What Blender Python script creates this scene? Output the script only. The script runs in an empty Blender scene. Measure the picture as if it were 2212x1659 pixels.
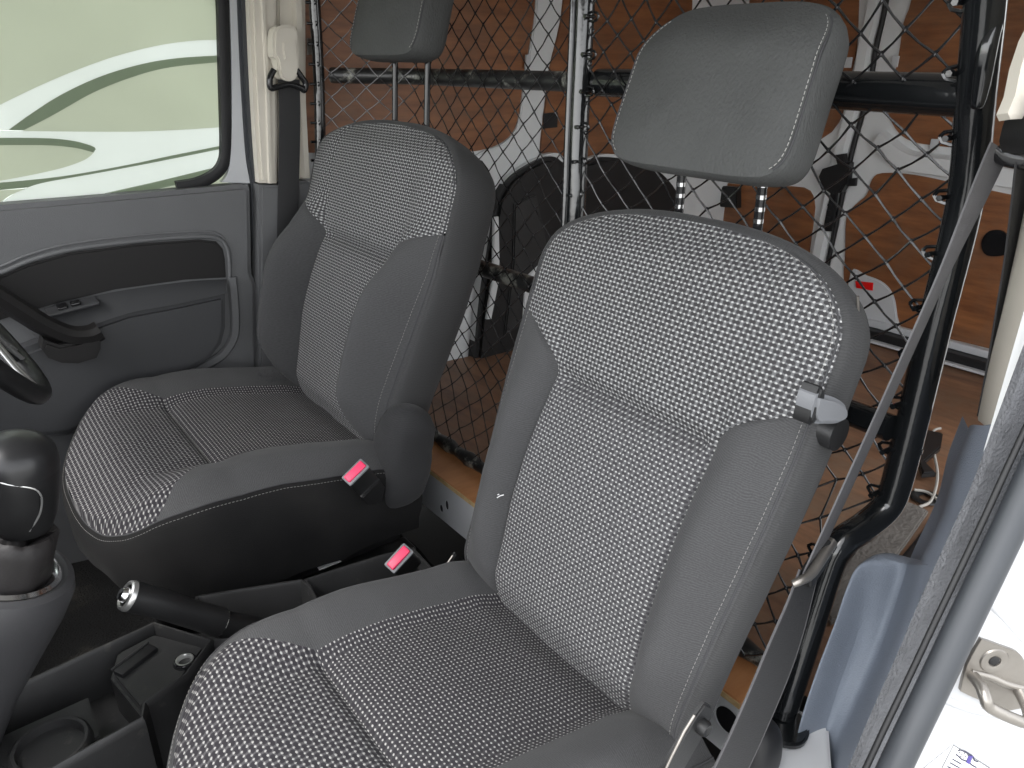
import bpy, bmesh, math, random
from mathutils import Vector, Matrix, noise
random.seed(7)
S = bpy.context.scene
# ------------------------------------------------------------------ camera
# frame: X = towards the van's rear, Y = towards the driver's side, Z = up; origin = crease of the near seat
yaw, pitch, roll, FPX = .659, .401, .012, 1624.5      # focal length in pixels of a 2212 x 1659 picture
CAM = Vector((-.535, -.607, .743))
FW = Vector((math.sin(yaw)*math.cos(pitch), math.cos(yaw)*math.cos(pitch), -math.sin(pitch)))
R0 = Vector((math.cos(yaw), -math.sin(yaw), 0)); U0 = R0.cross(FW)
RT = R0*math.cos(roll) + U0*math.sin(roll); UP = U0*math.cos(roll) - R0*math.sin(roll)
cam = bpy.data.objects.new('camera', bpy.data.cameras.new('camera')); S.collection.objects.link(cam)
cam.data.sensor_width = 36; cam.data.lens = FPX/2212*36; cam.data.clip_start = .02; cam.data.clip_end = 300
cam.matrix_world = Matrix(((RT.x, UP.x, -FW.x, CAM.x), (RT.y, UP.y, -FW.y, CAM.y), (RT.z, UP.z, -FW.z, CAM.z), (0, 0, 0, 1)))
S.camera = cam
# ------------------------------------------------------------------ light: bright overcast day through the open door and windscreen
SUN_EL, SUN_AZ = math.radians(58), math.radians(170)
W = bpy.data.worlds.new('World'); S.world = W; W.use_nodes = True
nt = W.node_tree; bg = nt.nodes['Background']
sky = nt.nodes.new('ShaderNodeTexSky'); sky.sky_type = 'NISHITA'; sky.sun_disc = False
sky.sun_elevation = SUN_EL; sky.sun_rotation = math.radians(90)-SUN_AZ; sky.dust_density = 1.5; sky.air_density = 1; sky.ozone_density = .5
hs = nt.nodes.new('ShaderNodeHueSaturation'); hs.inputs['Saturation'].default_value = .12      # thin cloud greys the sky
nt.links.new(sky.outputs[0], hs.inputs['Color']); nt.links.new(hs.outputs[0], bg.inputs[0]); bg.inputs[1].default_value = .15
sl = bpy.data.lights.new('sun', 'SUN'); sl.energy = .55; sl.angle = math.radians(40); sl.color = (1, .97, .93)
sun = bpy.data.objects.new('sun', sl); S.collection.objects.link(sun)
sd = Vector((math.cos(SUN_EL)*math.cos(SUN_AZ), math.cos(SUN_EL)*math.sin(SUN_AZ), math.sin(SUN_EL)))
sun.rotation_euler = (-sd).to_track_quat('-Z', 'Y').to_euler(); sun.location = sd*20
S.view_settings.view_transform = 'Standard'; S.view_settings.look = 'None'; S.view_settings.gamma = 1
S.view_settings.use_curve_mapping = False; S.view_settings.exposure = 2.3
S.render.engine = 'CYCLES'
S.cycles.max_bounces = 10; S.cycles.diffuse_bounces = 6; S.cycles.transparent_max_bounces = 12

# ------------------------------------------------------------------ helpers
def ray(x, y): return RT*((x-1106)/FPX) - UP*((y-829.5)/FPX) + FW
def on(x, y, ax, v):                                   # pixel -> point where its ray meets the plane ax = v
    d = ray(x, y); i = 'XYZ'.index(ax); return CAM + d*((v-CAM[i])/d[i])
def onp(x, y, p0, n):
    d = ray(x, y); n = Vector(n); return CAM + d*((Vector(p0)-CAM).dot(n)/d.dot(n))
def lerp(a, b, t): return a+(b-a)*t
def ss(a, b, x):
    t = max(0, min(1, (x-a)/(b-a))); return t*t*(3-2*t)
def crv(pts, n=8, closed=False):                       # Catmull-Rom through pts
    P = [Vector(p) for p in pts]; out = []; m = len(P)
    for i in range(m if closed else m-1):
        if closed: a, b, c, d = P[i-1], P[i], P[(i+1) % m], P[(i+2) % m]
        else: a, b, c, d = P[max(i-1, 0)], P[i], P[i+1], P[min(i+2, m-1)]
        for k in range(n):
            t = k/n
            out.append(.5*((2*b)+(c-a)*t+(2*a-5*b+4*c-d)*t*t+(3*b-a-3*c+d)*t**3))
    if not closed: out.append(P[-1].copy())
    return out
def link(name, me, mat=None, parent=None, ang=40):
    o = bpy.data.objects.new(name, me); S.collection.objects.link(o)
    if mat: me.materials.append(mat)
    for p in me.polygons: p.use_smooth = True
    if ang: me.set_sharp_from_angle(angle=math.radians(ang))
    if parent: o.parent = parent
    return o
def mesh(name, V, F, mat, parent=None, uv=None, ang=40):
    me = bpy.data.meshes.new(name); me.from_pydata([tuple(v) for v in V], [], F); me.update()
    if uv:
        L = me.uv_layers.new(name='UVMap')
        for l in me.loops: L.data[l.index].uv = uv[l.vertex_index]
    return link(name, me, mat, parent, ang)
def bmo(name, bm, mat, parent=None, ang=40):
    bmesh.ops.recalc_face_normals(bm, faces=bm.faces)
    me = bpy.data.meshes.new(name); bm.to_mesh(me); bm.free(); return link(name, me, mat, parent, ang)
def grid(name, P, mat, parent=None, UV=None, closec=False, ang=60, flip=False):
    r, c = len(P), len(P[0]); V = [p for row in P for p in row]; F = []
    for i in range(r-1):
        for j in range(c if closec else c-1):
            k = (j+1) % c; q = (i*c+j, i*c+k, (i+1)*c+k, (i+1)*c+j); F.append(q[::-1] if flip else q)
    return mesh(name, V, F, mat, parent, [u for row in UV for u in row] if UV else None, ang)
def frames(path):
    T = []
    for i in range(len(path)):
        t = path[min(i+1, len(path)-1)]-path[max(i-1, 0)]; T.append(t.normalized() if t.length > 1e-9 else Vector((0, 0, 1)))
    n = T[0].orthogonal().normalized(); out = []
    for t in T:
        n = (n-t*n.dot(t)).normalized(); out.append((t, n, t.cross(n)))
    return out
def tube_geo(path, r, seg, V, F, cap=True):
    path = [Vector(p) for p in path]; b = len(V); fr = frames(path)
    for i, p in enumerate(path):
        rr = r(i/(len(path)-1)) if callable(r) else r
        for k in range(seg):
            a = 2*math.pi*k/seg; V.append(p+fr[i][1]*(math.cos(a)*rr)+fr[i][2]*(math.sin(a)*rr))
    for i in range(len(path)-1):
        for k in range(seg):
            m = (k+1) % seg; F.append((b+i*seg+k, b+i*seg+m, b+(i+1)*seg+m, b+(i+1)*seg+k))
    if cap:
        F.append(tuple(range(b, b+seg))[::-1]); e = b+(len(path)-1)*seg; F.append(tuple(range(e, e+seg)))
def tube(name, path, r, mat, parent=None, seg=14, cap=True):
    V, F = [], []; tube_geo(path, r, seg, V, F, cap); return mesh(name, V, F, mat, parent, ang=50)
def sweep(name, path, side, prof, mat, parent=None, closed=True, ang=40, uvs=False):
    # prof: list of (a along side vector, b along side x tangent); side: vector or list of vectors per path point
    V, F, UV = [], [], []; m = len(prof); acc = 0
    for i, p in enumerate(path):
        t = (path[min(i+1, len(path)-1)]-path[max(i-1, 0)]).normalized()
        sv = Vector(side[i] if isinstance(side, list) else side); sv = (sv-t*sv.dot(t)).normalized(); nv = sv.cross(t)
        if i: acc += (path[i]-path[i-1]).length
        for a, b in prof: V.append(p+sv*a+nv*b); UV.append((a, acc))
    for i in range(len(path)-1):
        for k in range(m if closed else m-1):
            q = (k+1) % m; F.append((i*m+k, i*m+q, (i+1)*m+q, (i+1)*m+k))
    if closed: F.append(tuple(range(m))[::-1]); F.append(tuple(range((len(path)-1)*m, len(path)*m)))
    return mesh(name, V, F, mat, parent, UV if uvs else None, ang)
def slab(name, pts, nrm, th, mat, parent=None, bev=0, seg=2, holes=None):
    # flat outline extruded by th along nrm (towards the viewer's side), edges bevelled
    bm = bmesh.new(); nrm = Vector(nrm).normalized()
    f = bm.faces.new([bm.verts.new(p) for p in pts]); f.normal_update()
    if f.normal.dot(nrm) < 0: f.normal_flip()
    r = bmesh.ops.extrude_face_region(bm, geom=[f]); vs = [v for v in r['geom'] if isinstance(v, bmesh.types.BMVert)]
    bmesh.ops.translate(bm, verts=vs, vec=nrm*th)
    if bev:
        fs = [g for g in r['geom'] if isinstance(g, bmesh.types.BMFace)]
        es = list({e for ff in fs for e in ff.edges})
        bmesh.ops.bevel(bm, geom=es, offset=bev, segments=seg, affect='EDGES', clamp_overlap=True)
    bm.normal_update()
    bmesh.ops.triangulate(bm, faces=[ff for ff in bm.faces if len(ff.verts) > 4])
    return bmo(name, bm, mat, parent, 30)
def pslab(name, px, ax, v, th, mat, parent=None, bev=0, smooth=0):
    if smooth: px = [(p[0], p[1]) for p in crv([(a, b, 0) for a, b in px], smooth, True)]
    n = {'X': (-1, 0, 0), 'Y': (0, -1, 0), 'Z': (0, 0, 1)}[ax]
    return slab(name, [on(x, y, ax, v)-Vector(n)*th for x, y in px], n, th, mat, parent, bev)   # traced outline = front face
def rbox(name, c, size, mat, parent=None, bev=.01, seg=3, rot=None, taper=None, ang=40):
    bm = bmesh.new(); bmesh.ops.create_cube(bm, size=1)
    for v in bm.verts:
        k = 1
        if taper and v.co.z > 0: k = taper
        v.co = Vector((v.co.x*size[0]*k, v.co.y*size[1]*k, v.co.z*size[2]))
    if bev: bmesh.ops.bevel(bm, geom=list(bm.edges), offset=bev, segments=seg, affect='EDGES', clamp_overlap=True, profile=.6)
    M = Matrix.Translation(Vector(c)) @ (rot.to_matrix().to_4x4() if rot is not None and hasattr(rot, 'to_matrix') else (rot.to_4x4() if rot is not None else Matrix()))
    bm.transform(M); return bmo(name, bm, mat, parent, ang)
def lathe(name, prof, c, axis, mat, parent=None, seg=32, ang=40):
    ax = Vector(axis).normalized(); n = ax.orthogonal().normalized(); b = ax.cross(n)
    P = [[Vector(c)+ax*h+(n*math.cos(2*math.pi*k/seg)+b*math.sin(2*math.pi*k/seg))*r for k in range(seg)] for r, h in prof]
    return grid(name, P, mat, parent, closec=True, ang=ang)
def basis(x, y):                                       # rotation with given local x and approx y
    x = Vector(x).normalized(); y = Vector(y); y = (y-x*x.dot(y)).normalized(); z = x.cross(y)
    return Matrix(((x.x, y.x, z.x), (x.y, y.y, z.y), (x.z, y.z, z.z)))
def thing(name, label, cat, loc=(0, 0, 0), group=None):
    o = bpy.data.objects.new(name, None); S.collection.objects.link(o); o.empty_display_size = .05
    o['label'] = label; o['category'] = cat
    if group: o['group'] = group
    return o
def tag(o, label, cat, group=None):
    o['label'] = label; o['category'] = cat
    if group: o['group'] = group
    return o
def struct(o): o['kind'] = 'structure'; return o
def stuff(o): o['kind'] = 'stuff'; return o

# ------------------------------------------------------------------ materials
def newmat(name):
    m = bpy.data.materials.new(name); m.use_nodes = True; return m, m.node_tree, m.node_tree.nodes['Principled BSDF']
def N(t, typ, **k):
    n = t.nodes.new(typ)
    for a, b in k.items():
        if a.startswith('i_'): n.inputs[int(a[2:])].default_value = b
        else: setattr(n, a, b)
    return n
def math_(t, op, a, b=None, c=None):
    n = t.nodes.new('ShaderNodeMath'); n.operation = op
    for i, v in enumerate((a, b, c)):
        if v is None: continue
        if isinstance(v, (int, float)): n.inputs[i].default_value = v
        else: t.links.new(v, n.inputs[i])
    return n.outputs[0]
def mixc(t, fac, a, b):
    n = t.nodes.new('ShaderNodeMix'); n.data_type = 'RGBA'
    if isinstance(fac, (int, float)): n.inputs[0].default_value = fac
    else: t.links.new(fac, n.inputs[0])
    for i, v in ((6, a), (7, b)):
        if isinstance(v, tuple): n.inputs[i].default_value = (*v[:3], 1)
        else: t.links.new(v, n.inputs[i])
    return n.outputs[2]
def pbr(name, col, rough=.5, spec=.5, metal=0, var=.12, vscale=9, bump=0, bscale=400, bdist=.0006, stretch=None, rvar=.1, dirt=None, coat=0):
    m, t, b = newmat(name)
    tc = N(t, 'ShaderNodeTexCoord'); src = tc.outputs['Object']
    if stretch:
        mp = N(t, 'ShaderNodeMapping'); mp.inputs['Scale'].default_value = stretch; t.links.new(src, mp.inputs[0]); ssrc = mp.outputs[0]
    else: ssrc = src
    n1 = N(t, 'ShaderNodeTexNoise'); n1.inputs['Scale'].default_value = vscale; n1.inputs['Detail'].default_value = 6; t.links.new(src, n1.inputs[0])
    c = mixc(t, n1.outputs[0], tuple(x*(1-var) for x in col), tuple(min(1, x*(1+var)) for x in col))
    if dirt:
        n3 = N(t, 'ShaderNodeTexNoise'); n3.inputs['Scale'].default_value = dirt[1]; n3.inputs['Detail'].default_value = 8; n3.inputs['Roughness'].default_value = .7; t.links.new(src, n3.inputs[0])
        rp = N(t, 'ShaderNodeValToRGB'); rp.color_ramp.elements[0].position = dirt[2]; rp.color_ramp.elements[1].position = dirt[2]+dirt[3]; t.links.new(n3.outputs[0], rp.inputs[0])
        c = mixc(t, rp.outputs[0], c, dirt[0])
    t.links.new(c, b.inputs['Base Color'])
    b.inputs['Metallic'].default_value = metal; b.inputs['Specular IOR Level'].default_value = spec; b.inputs['Coat Weight'].default_value = coat
    t.links.new(math_(t, 'MULTIPLY_ADD', n1.outputs[0], rvar, rough-rvar/2), b.inputs['Roughness'])
    if bump:
        n2 = N(t, 'ShaderNodeTexNoise'); n2.inputs['Scale'].default_value = bscale; n2.inputs['Detail'].default_value = 3; t.links.new(ssrc, n2.inputs[0])
        bp = N(t, 'ShaderNodeBump'); bp.inputs['Strength'].default_value = bump; bp.inputs['Distance'].default_value = bdist
        t.links.new(n2.outputs[0], bp.inputs['Height']); t.links.new(bp.outputs[0], b.inputs['Normal'])
    return m
def sep_uv(t):
    tc = N(t, 'ShaderNodeTexCoord'); s = N(t, 'ShaderNodeSeparateXYZ'); t.links.new(tc.outputs['UV'], s.inputs[0]); return tc, s.outputs[0], s.outputs[1]
def fabric(name, base, dark, dot, du=.0071, dv=.0061, ovr=1.0, dr=.30):
    # woven seat cloth: pale dots in rows, dark lozenges between them, staggered
    m, t, b = newmat(name); tc, u, v = sep_uv(t)
    nz = N(t, 'ShaderNodeTexNoise'); nz.inputs['Scale'].default_value = 60; nz.inputs['Detail'].default_value = 2; t.links.new(tc.outputs['UV'], nz.inputs[0])
    wob = math_(t, 'MULTIPLY_ADD', nz.outputs[0], .9, -.45)
    a = math_(t, 'ADD', math_(t, 'DIVIDE', u, du), wob); c = math_(t, 'DIVIDE', v, dv)
    fx = math_(t, 'SUBTRACT', math_(t, 'FRACT', a), .5); fy = math_(t, 'SUBTRACT', math_(t, 'FRACT', c), .5)
    d = math_(t, 'SQRT', math_(t, 'ADD', math_(t, 'MULTIPLY', fx, fx), math_(t, 'MULTIPLY', math_(t, 'MULTIPLY', fy, fy), 1.3)))
    ff = N(t, 'ShaderNodeTexNoise'); ff.inputs['Scale'].default_value = 700; t.links.new(tc.outputs['UV'], ff.inputs[0])
    d = math_(t, 'ADD', d, math_(t, 'MULTIPLY_ADD', ff.outputs[0], .16, -.08))
    dots = N(t, 'ShaderNodeMapRange', interpolation_type='SMOOTHSTEP'); t.links.new(d, dots.inputs[0])
    for i, x in ((1, dr+.05), (2, dr-.06), (3, 0), (4, 1)): dots.inputs[i].default_value = x
    c2 = math_(t, 'ADD', c, .5); row = math_(t, 'FLOOR', c2)
    gx = math_(t, 'SUBTRACT', math_(t, 'FRACT', math_(t, 'MULTIPLY', math_(t, 'ADD', math_(t, 'ADD', a, .5), row), .5)), .5)
    gy = math_(t, 'SUBTRACT', math_(t, 'FRACT', c2), .5)
    e = math_(t, 'ADD', math_(t, 'POWER', math_(t, 'DIVIDE', math_(t, 'ABSOLUTE', gx), .36*ovr), 2.6), math_(t, 'POWER', math_(t, 'DIVIDE', math_(t, 'ABSOLUTE', gy), .40*ovr), 2.6))
    ov = N(t, 'ShaderNodeMapRange', interpolation_type='SMOOTHSTEP'); t.links.new(e, ov.inputs[0])
    for i, x in ((1, 1.15), (2, .75), (3, 0), (4, 1)): ov.inputs[i].default_value = x
    big = N(t, 'ShaderNodeTexNoise'); big.inputs['Scale'].default_value = 11; big.inputs['Detail'].default_value = 5; t.links.new(tc.outputs['UV'], big.inputs[0])
    bs = mixc(t, big.outputs[0], tuple(x*.82 for x in base), tuple(x*1.15 for x in base))
    bs = mixc(t, math_(t, 'MULTIPLY', ff.outputs[0], .35), bs, (0, 0, 0))
    col = mixc(t, ov.outputs[0], bs, dark); col = mixc(t, dots.outputs[0], col, dot)
    t.links.new(col, b.inputs['Base Color']); b.inputs['Roughness'].default_value = .92; b.inputs['Specular IOR Level'].default_value = .15
    b.inputs['Sheen Weight'].default_value = .03; b.inputs['Sheen Roughness'].default_value = .6
    h = math_(t, 'ADD', math_(t, 'MULTIPLY', dots.outputs[0], 1.0), math_(t, 'MULTIPLY_ADD', ov.outputs[0], -.5, math_(t, 'MULTIPLY', ff.outputs[0], .5)))
    bp = N(t, 'ShaderNodeBump'); bp.inputs['Strength'].default_value = .6; bp.inputs['Distance'].default_value = .0008
    t.links.new(h, bp.inputs['Height']); t.links.new(bp.outputs[0], b.inputs['Normal'])
    return m
def plaincloth(name, col, pitch_=.0026, dirt=None, sheen=.08):
    m, t, b = newmat(name); tc, u, v = sep_uv(t)
    w = N(t, 'ShaderNodeTexNoise'); w.inputs['Scale'].default_value = 30; w.inputs['Detail'].default_value = 3; t.links.new(tc.outputs['UV'], w.inputs[0])
    vv = math_(t, 'ADD', math_(t, 'DIVIDE', v, pitch_), math_(t, 'MULTIPLY', w.outputs[0], 5))
    rib = math_(t, 'ABSOLUTE', math_(t, 'SUBTRACT', math_(t, 'FRACT', vv), .5))
    f2 = N(t, 'ShaderNodeTexNoise'); f2.inputs['Scale'].default_value = 520; t.links.new(tc.outputs['UV'], f2.inputs[0])
    big = N(t, 'ShaderNodeTexNoise'); big.inputs['Scale'].default_value = 7; big.inputs['Detail'].default_value = 6; t.links.new(tc.outputs['UV'], big.inputs[0])
    c = mixc(t, big.outputs[0], tuple(x*.8 for x in col), tuple(x*1.18 for x in col))
    c = mixc(t, math_(t, 'MULTIPLY', math_(t, 'ADD', rib, f2.outputs[0]), .55), c, tuple(x*.2 for x in col))
    if dirt: c = mixc(t, math_(t, 'MULTIPLY', math_(t, 'POWER', big.outputs[0], 3), .8), c, dirt)
    t.links.new(c, b.inputs['Base Color']); b.inputs['Roughness'].default_value = .9; b.inputs['Specular IOR Level'].default_value = .2
    b.inputs['Sheen Weight'].default_value = sheen; b.inputs['Sheen Roughness'].default_value = .5
    bp = N(t, 'ShaderNodeBump'); bp.inputs['Strength'].default_value = .5; bp.inputs['Distance'].default_value = .0005
    t.links.new(math_(t, 'ADD', rib, f2.outputs[0]), bp.inputs['Height']); t.links.new(bp.outputs[0], b.inputs['Normal'])
    return m
def wood(name, col, dark, light, rough=.45, scale=(3, 3, 22), wear=0):
    m, t, b = newmat(name); tc = N(t, 'ShaderNodeTexCoord'); mp = N(t, 'ShaderNodeMapping'); mp.inputs['Scale'].default_value = scale; t.links.new(tc.outputs['Object'], mp.inputs[0])
    n1 = N(t, 'ShaderNodeTexNoise'); n1.inputs['Scale'].default_value = 2; n1.inputs['Detail'].default_value = 9; n1.inputs['Roughness'].default_value = .65; t.links.new(mp.outputs[0], n1.inputs[0])
    n2 = N(t, 'ShaderNodeTexNoise'); n2.inputs['Scale'].default_value = 3.5; n2.inputs['Detail'].default_value = 6; t.links.new(tc.outputs['Object'], n2.inputs[0])
    mr = N(t, 'ShaderNodeMapRange'); t.links.new(n1.outputs[0], mr.inputs[0]); mr.inputs[1].default_value = .32; mr.inputs[2].default_value = .68
    m2 = N(t, 'ShaderNodeMapRange'); t.links.new(n2.outputs[0], m2.inputs[0]); m2.inputs[1].default_value = .38; m2.inputs[2].default_value = .66
    c = mixc(t, mr.outputs[0], dark, light); c = mixc(t, .25, c, col); c = mixc(t, math_(t, 'MULTIPLY', m2.outputs[0], .55), c, tuple(x*.42 for x in col))
    if wear:
        n3 = N(t, 'ShaderNodeTexNoise'); n3.inputs['Scale'].default_value = 7; n3.inputs['Detail'].default_value = 9; n3.inputs['Roughness'].default_value = .75; t.links.new(tc.outputs['Object'], n3.inputs[0])
        rp = N(t, 'ShaderNodeValToRGB'); rp.color_ramp.elements[0].position = .48; rp.color_ramp.elements[1].position = .7; t.links.new(n3.outputs[0], rp.inputs[0])
        c = mixc(t, math_(t, 'MULTIPLY', rp.outputs[0], wear), c, (.22, .15, .10))
    t.links.new(c, b.inputs['Base Color']); t.links.new(math_(t, 'MULTIPLY_ADD', n2.outputs[0], .3, rough-.15), b.inputs['Roughness'])
    bp = N(t, 'ShaderNodeBump'); bp.inputs['Strength'].default_value = .25; bp.inputs['Distance'].default_value = .001
    t.links.new(n1.outputs[0], bp.inputs['Height']); t.links.new(bp.outputs[0], b.inputs['Normal'])
    return m
def film(name, col, trans=.85):
    m, t, b = newmat(name); t.nodes.remove(b); o = t.nodes['Material Output']
    d = N(t, 'ShaderNodeBsdfDiffuse'); r = N(t, 'ShaderNodeBsdfTranslucent'); mx = N(t, 'ShaderNodeMixShader'); mx.inputs[0].default_value = trans
    tc = N(t, 'ShaderNodeTexCoord'); n1 = N(t, 'ShaderNodeTexNoise'); n1.inputs['Scale'].default_value = 4; t.links.new(tc.outputs['Object'], n1.inputs[0])
    c = mixc(t, n1.outputs[0], tuple(x*.9 for x in col), tuple(min(.98, x*1.08) for x in col))
    for s in (d, r): t.links.new(c, s.inputs[0])
    t.links.new(d.outputs[0], mx.inputs[1]); t.links.new(r.outputs[0], mx.inputs[2]); t.links.new(mx.outputs[0], o.inputs[0]); return m
def glassmat(name, tint):
    m, t, b = newmat(name); t.nodes.remove(b); o = t.nodes['Material Output']
    a = N(t, 'ShaderNodeBsdfTransparent'); a.inputs[0].default_value = (*tint, 1); g = N(t, 'ShaderNodeBsdfGlossy'); g.inputs['Roughness'].default_value = .03
    fr = N(t, 'ShaderNodeFresnel'); fr.inputs[0].default_value = 1.45; mx = N(t, 'ShaderNodeMixShader')
    t.links.new(fr.outputs[0], mx.inputs[0]); t.links.new(a.outputs[0], mx.inputs[1]); t.links.new(g.outputs[0], mx.inputs[2]); t.links.new(mx.outputs[0], o.inputs[0]); return m

M_up = fabric('seat_cloth_upper', (.170, .171, .175), (.046, .045, .047), (.46, .46, .455), du=.0065, dv=.0058, ovr=1.05, dr=.23)
M_low = fabric('seat_cloth_lower', (.128, .127, .131), (.055, .053, .057), (.46, .46, .45), du=.0062, dv=.0058, ovr=.95, dr=.22)
M_cush = fabric('seat_cloth_cushion', (.062, .060, .064), (.032, .030, .034), (.40, .39, .38), du=.0062, dv=.0060, ovr=.95, dr=.215)
M_cushf = fabric('seat_cloth_cushion_front', (.095, .092, .097), (.028, .026, .030), (.36, .355, .345), du=.0070, dv=.0068, ovr=1.1, dr=.23)
M_bol = plaincloth('bolster_cloth', (.092, .092, .094))
M_side = plaincloth('side_cloth', (.072, .072, .073), .0028)
M_hip = plaincloth('hip_cloth', (.045, .045, .047), .0028)
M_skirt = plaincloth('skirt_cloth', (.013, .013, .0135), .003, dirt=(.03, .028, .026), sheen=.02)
M_head = pbr('headrest_cloth', (.070, .072, .071), .70, .3, bump=1, bscale=330, bdist=.0016, stretch=(1, 1, .55), vscale=14, var=.22)
M_stitch = pbr('stitch_thread', (.42, .41, .39), .8, .2)
M_thread = pbr('dark_thread', (.24, .235, .225), .8, .2)
M_seam = pbr('seam_cord', (.06, .06, .063), .85, .2)
M_blk = pbr('black_plastic', (.014, .014, .0145), .42, .4, bump=.3, bscale=700, vscale=14, var=.25, rvar=.2)
M_blkg = pbr('glossy_black_plastic', (.012, .012, .013), .16, .5, rvar=.15)
M_knob = pbr('knob_cap_plastic', (.015, .015, .016), .33, .45)
M_con = pbr('console_plastic', (.026, .026, .0265), .45, .45, bump=.4, bscale=600, var=.25, rvar=.25, dirt=((.09, .085, .075), 30, .6, .25))
M_paint = pbr('black_tube_paint', (.008, .009, .010), .16, .6, bump=.35, bscale=45, bdist=.002, rvar=.12, var=.3, coat=.4)
M_chip = pbr('scuffed_tube_paint', (.02, .02, .02), .35, .5, bump=.4, bscale=60, bdist=.002, dirt=((.25, .25, .22), 22, .55, .08), var=.3)
M_net = pbr('net_cord', (.015, .015, .016), .25, .6, bump=.3, bscale=300)
M_door = pbr('door_plastic', (.135, .137, .14), .55, .4, bump=.8, bscale=480, bdist=.0008, var=.1)
M_doord = pbr('dark_door_plastic', (.048, .049, .052), .5, .45, bump=.35, bscale=700, var=.12)
M_pod = pbr('pod_plastic', (.05, .05, .053), .5, .45, bump=.3, bscale=700)
M_doork = pbr('black_door_cloth', (.014, .013, .013), .55, .35, bump=.3, bscale=800)
M_white = pbr('white_body_paint', (.54, .55, .565), .3, .5, var=.05, dirt=((.45, .44, .42), 35, .68, .1), rvar=.15)
M_wint = pbr('white_interior_paint', (.70, .715, .72), .45, .4, var=.08, dirt=((.35, .34, .32), 18, .66, .12))
M_cream = pbr('cream_plastic', (.66, .62, .54), .5, .4, bump=.15, bscale=600, var=.05)
M_trim = pbr('slate_trim_plastic', (.215, .245, .295), .5, .45, bump=.9, bscale=420, bdist=.0012, stretch=(1, 1, 3.2), var=.1)
M_fuzzy = pbr('flocked_seal', (.14, .143, .152), .95, .1, bump=1, bscale=320, bdist=.003, var=.3, vscale=40)
M_rub = pbr('rubber_seal', (.036, .040, .046), .42, .5, var=.2, vscale=20, rvar=.2)
M_rubk = pbr('black_rubber', (.012, .012, .013), .45, .4)
M_belt = pbr('belt_webbing', (.03, .03, .031), .6, .4, bump=.8, bscale=900, stretch=(.3, .3, 2), bdist=.0006)
M_beltg = pbr('worn_belt_webbing', (.105, .103, .107), .75, .3, bump=.8, bscale=700, bdist=.0008, stretch=(.3, .3, 2), var=.25, vscale=30)
M_red = pbr('red_button', (.82, .045, .13), .35, .5, var=.08)
M_refl = pbr('red_reflector', (.75, .01, .01), .2, .6, var=.1, bump=.5, bscale=300)
M_ply = wood('plywood_wall', (.265, .100, .037), (.13, .045, .017), (.38, .155, .058), wear=.3)
M_plyf = wood('plywood_floor', (.26, .13, .07), (.12, .06, .035), (.38, .20, .11), .5, (14, 3, 3), wear=.9)
M_plye = wood('plywood_strip', (.55, .25, .10), (.42, .17, .06), (.62, .30, .13), .4, (4, 18, 4))
M_plyedge = wood('plywood_raw_edge', (.62, .43, .20), (.45, .28, .12), (.72, .55, .30), .7, (4, 30, 60))
M_carp = pbr('black_carpet', (.012, .012, .012), .95, .1, bump=1, bscale=240, bdist=.004, dirt=((.06, .055, .045), 9, .55, .3), var=.4)
M_mat = pbr('grey_felt_mat', (.17, .155, .14), .95, .1, bump=1, bscale=120, bdist=.004, var=.35, vscale=25, dirt=((.05, .045, .04), 40, .62, .1))
M_steel = pbr('zinc_steel', (.30, .28, .255), .36, .5, metal=.85, bump=.35, bscale=180, bdist=.0008, var=.2, vscale=30)
M_chrome = pbr('chrome', (.75, .75, .76), .14, .5, metal=1)
M_silver = pbr('satin_silver', (.55, .55, .54), .28, .5, metal=.8)
M_leath = pbr('gaiter_leather', (.022, .020, .020), .55, .4, bump=.4, bscale=150, bdist=.0012)
M_greyp = pbr('grey_plastic', (.17, .175, .185), .45, .45, bump=.3, bscale=500)
M_sticker = pbr('sticker_white', (.85, .85, .85), .4, .4, var=.02)
M_ink = pbr('sticker_ink', (.03, .03, .06), .5)
M_inkb = pbr('sticker_ink_violet', (.10, .08, .30), .5)
M_fw = film('white_film', (.97, .97, .955), .92); M_fs = film('sage_film', (.745, .75, .675), .92)
M_glass = glassmat('tinted_glass', (.90, .94, .90)); M_fd = film('dark_green_gap_fill', (.43, .465, .39), .92)  # dark green stands in for the dimmer outdoors seen through bare glass
M_roof = pbr('headliner', (.45, .44, .42), .9, .1)
M_ground = pbr('concrete_ground', (.36, .36, .35), .9, .2, bump=.5, bscale=8, bdist=.01)
M_cord = pbr('dirty_white_cord', (.42, .40, .36), .8, .2)

# ------------------------------------------------------------------ the setting: van shell
ZF, XR, YF, YN = -.05, 1.80, 1.14, -.37        # load floor height, rear doors, far wall, near wall
ZC = -.30                                      # cabin floor
def plate(name, a, b, mat, kind=True):
    lo = Vector([min(a[i], b[i]) for i in range(3)]); hi = Vector([max(a[i], b[i]) for i in range(3)])
    o = rbox(name, (lo+hi)/2, hi-lo, mat, None, 0); 
    if kind: struct(o)
    return o
def gridsheet(name, x0, x1, y0, y1, z, nx, ny, amp, sc, mat):
    P = [[Vector((lerp(x0, x1, i/nx), lerp(y0, y1, j/ny), z+amp*noise.fractal((lerp(x0, x1, i/nx)*sc, lerp(y0, y1, j/ny)*sc, 3.1), 1, 2, 4))) for j in range(ny+1)] for i in range(nx+1)]
    return struct(grid(name, P, mat, flip=True))
plate('ground', (-60, -60, -.95), (60, 60, -.75), M_ground)  # unseen ground plane, added to bounce daylight into the van
gridsheet('cabin_floor', -1.34, .19, -.36, 1.16, ZC, 40, 40, .012, 9, M_carp)
plate('underbody', (-1.3, -.40, ZC-.12), (1.9, 1.14, ZC-.05), M_blk)
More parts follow.
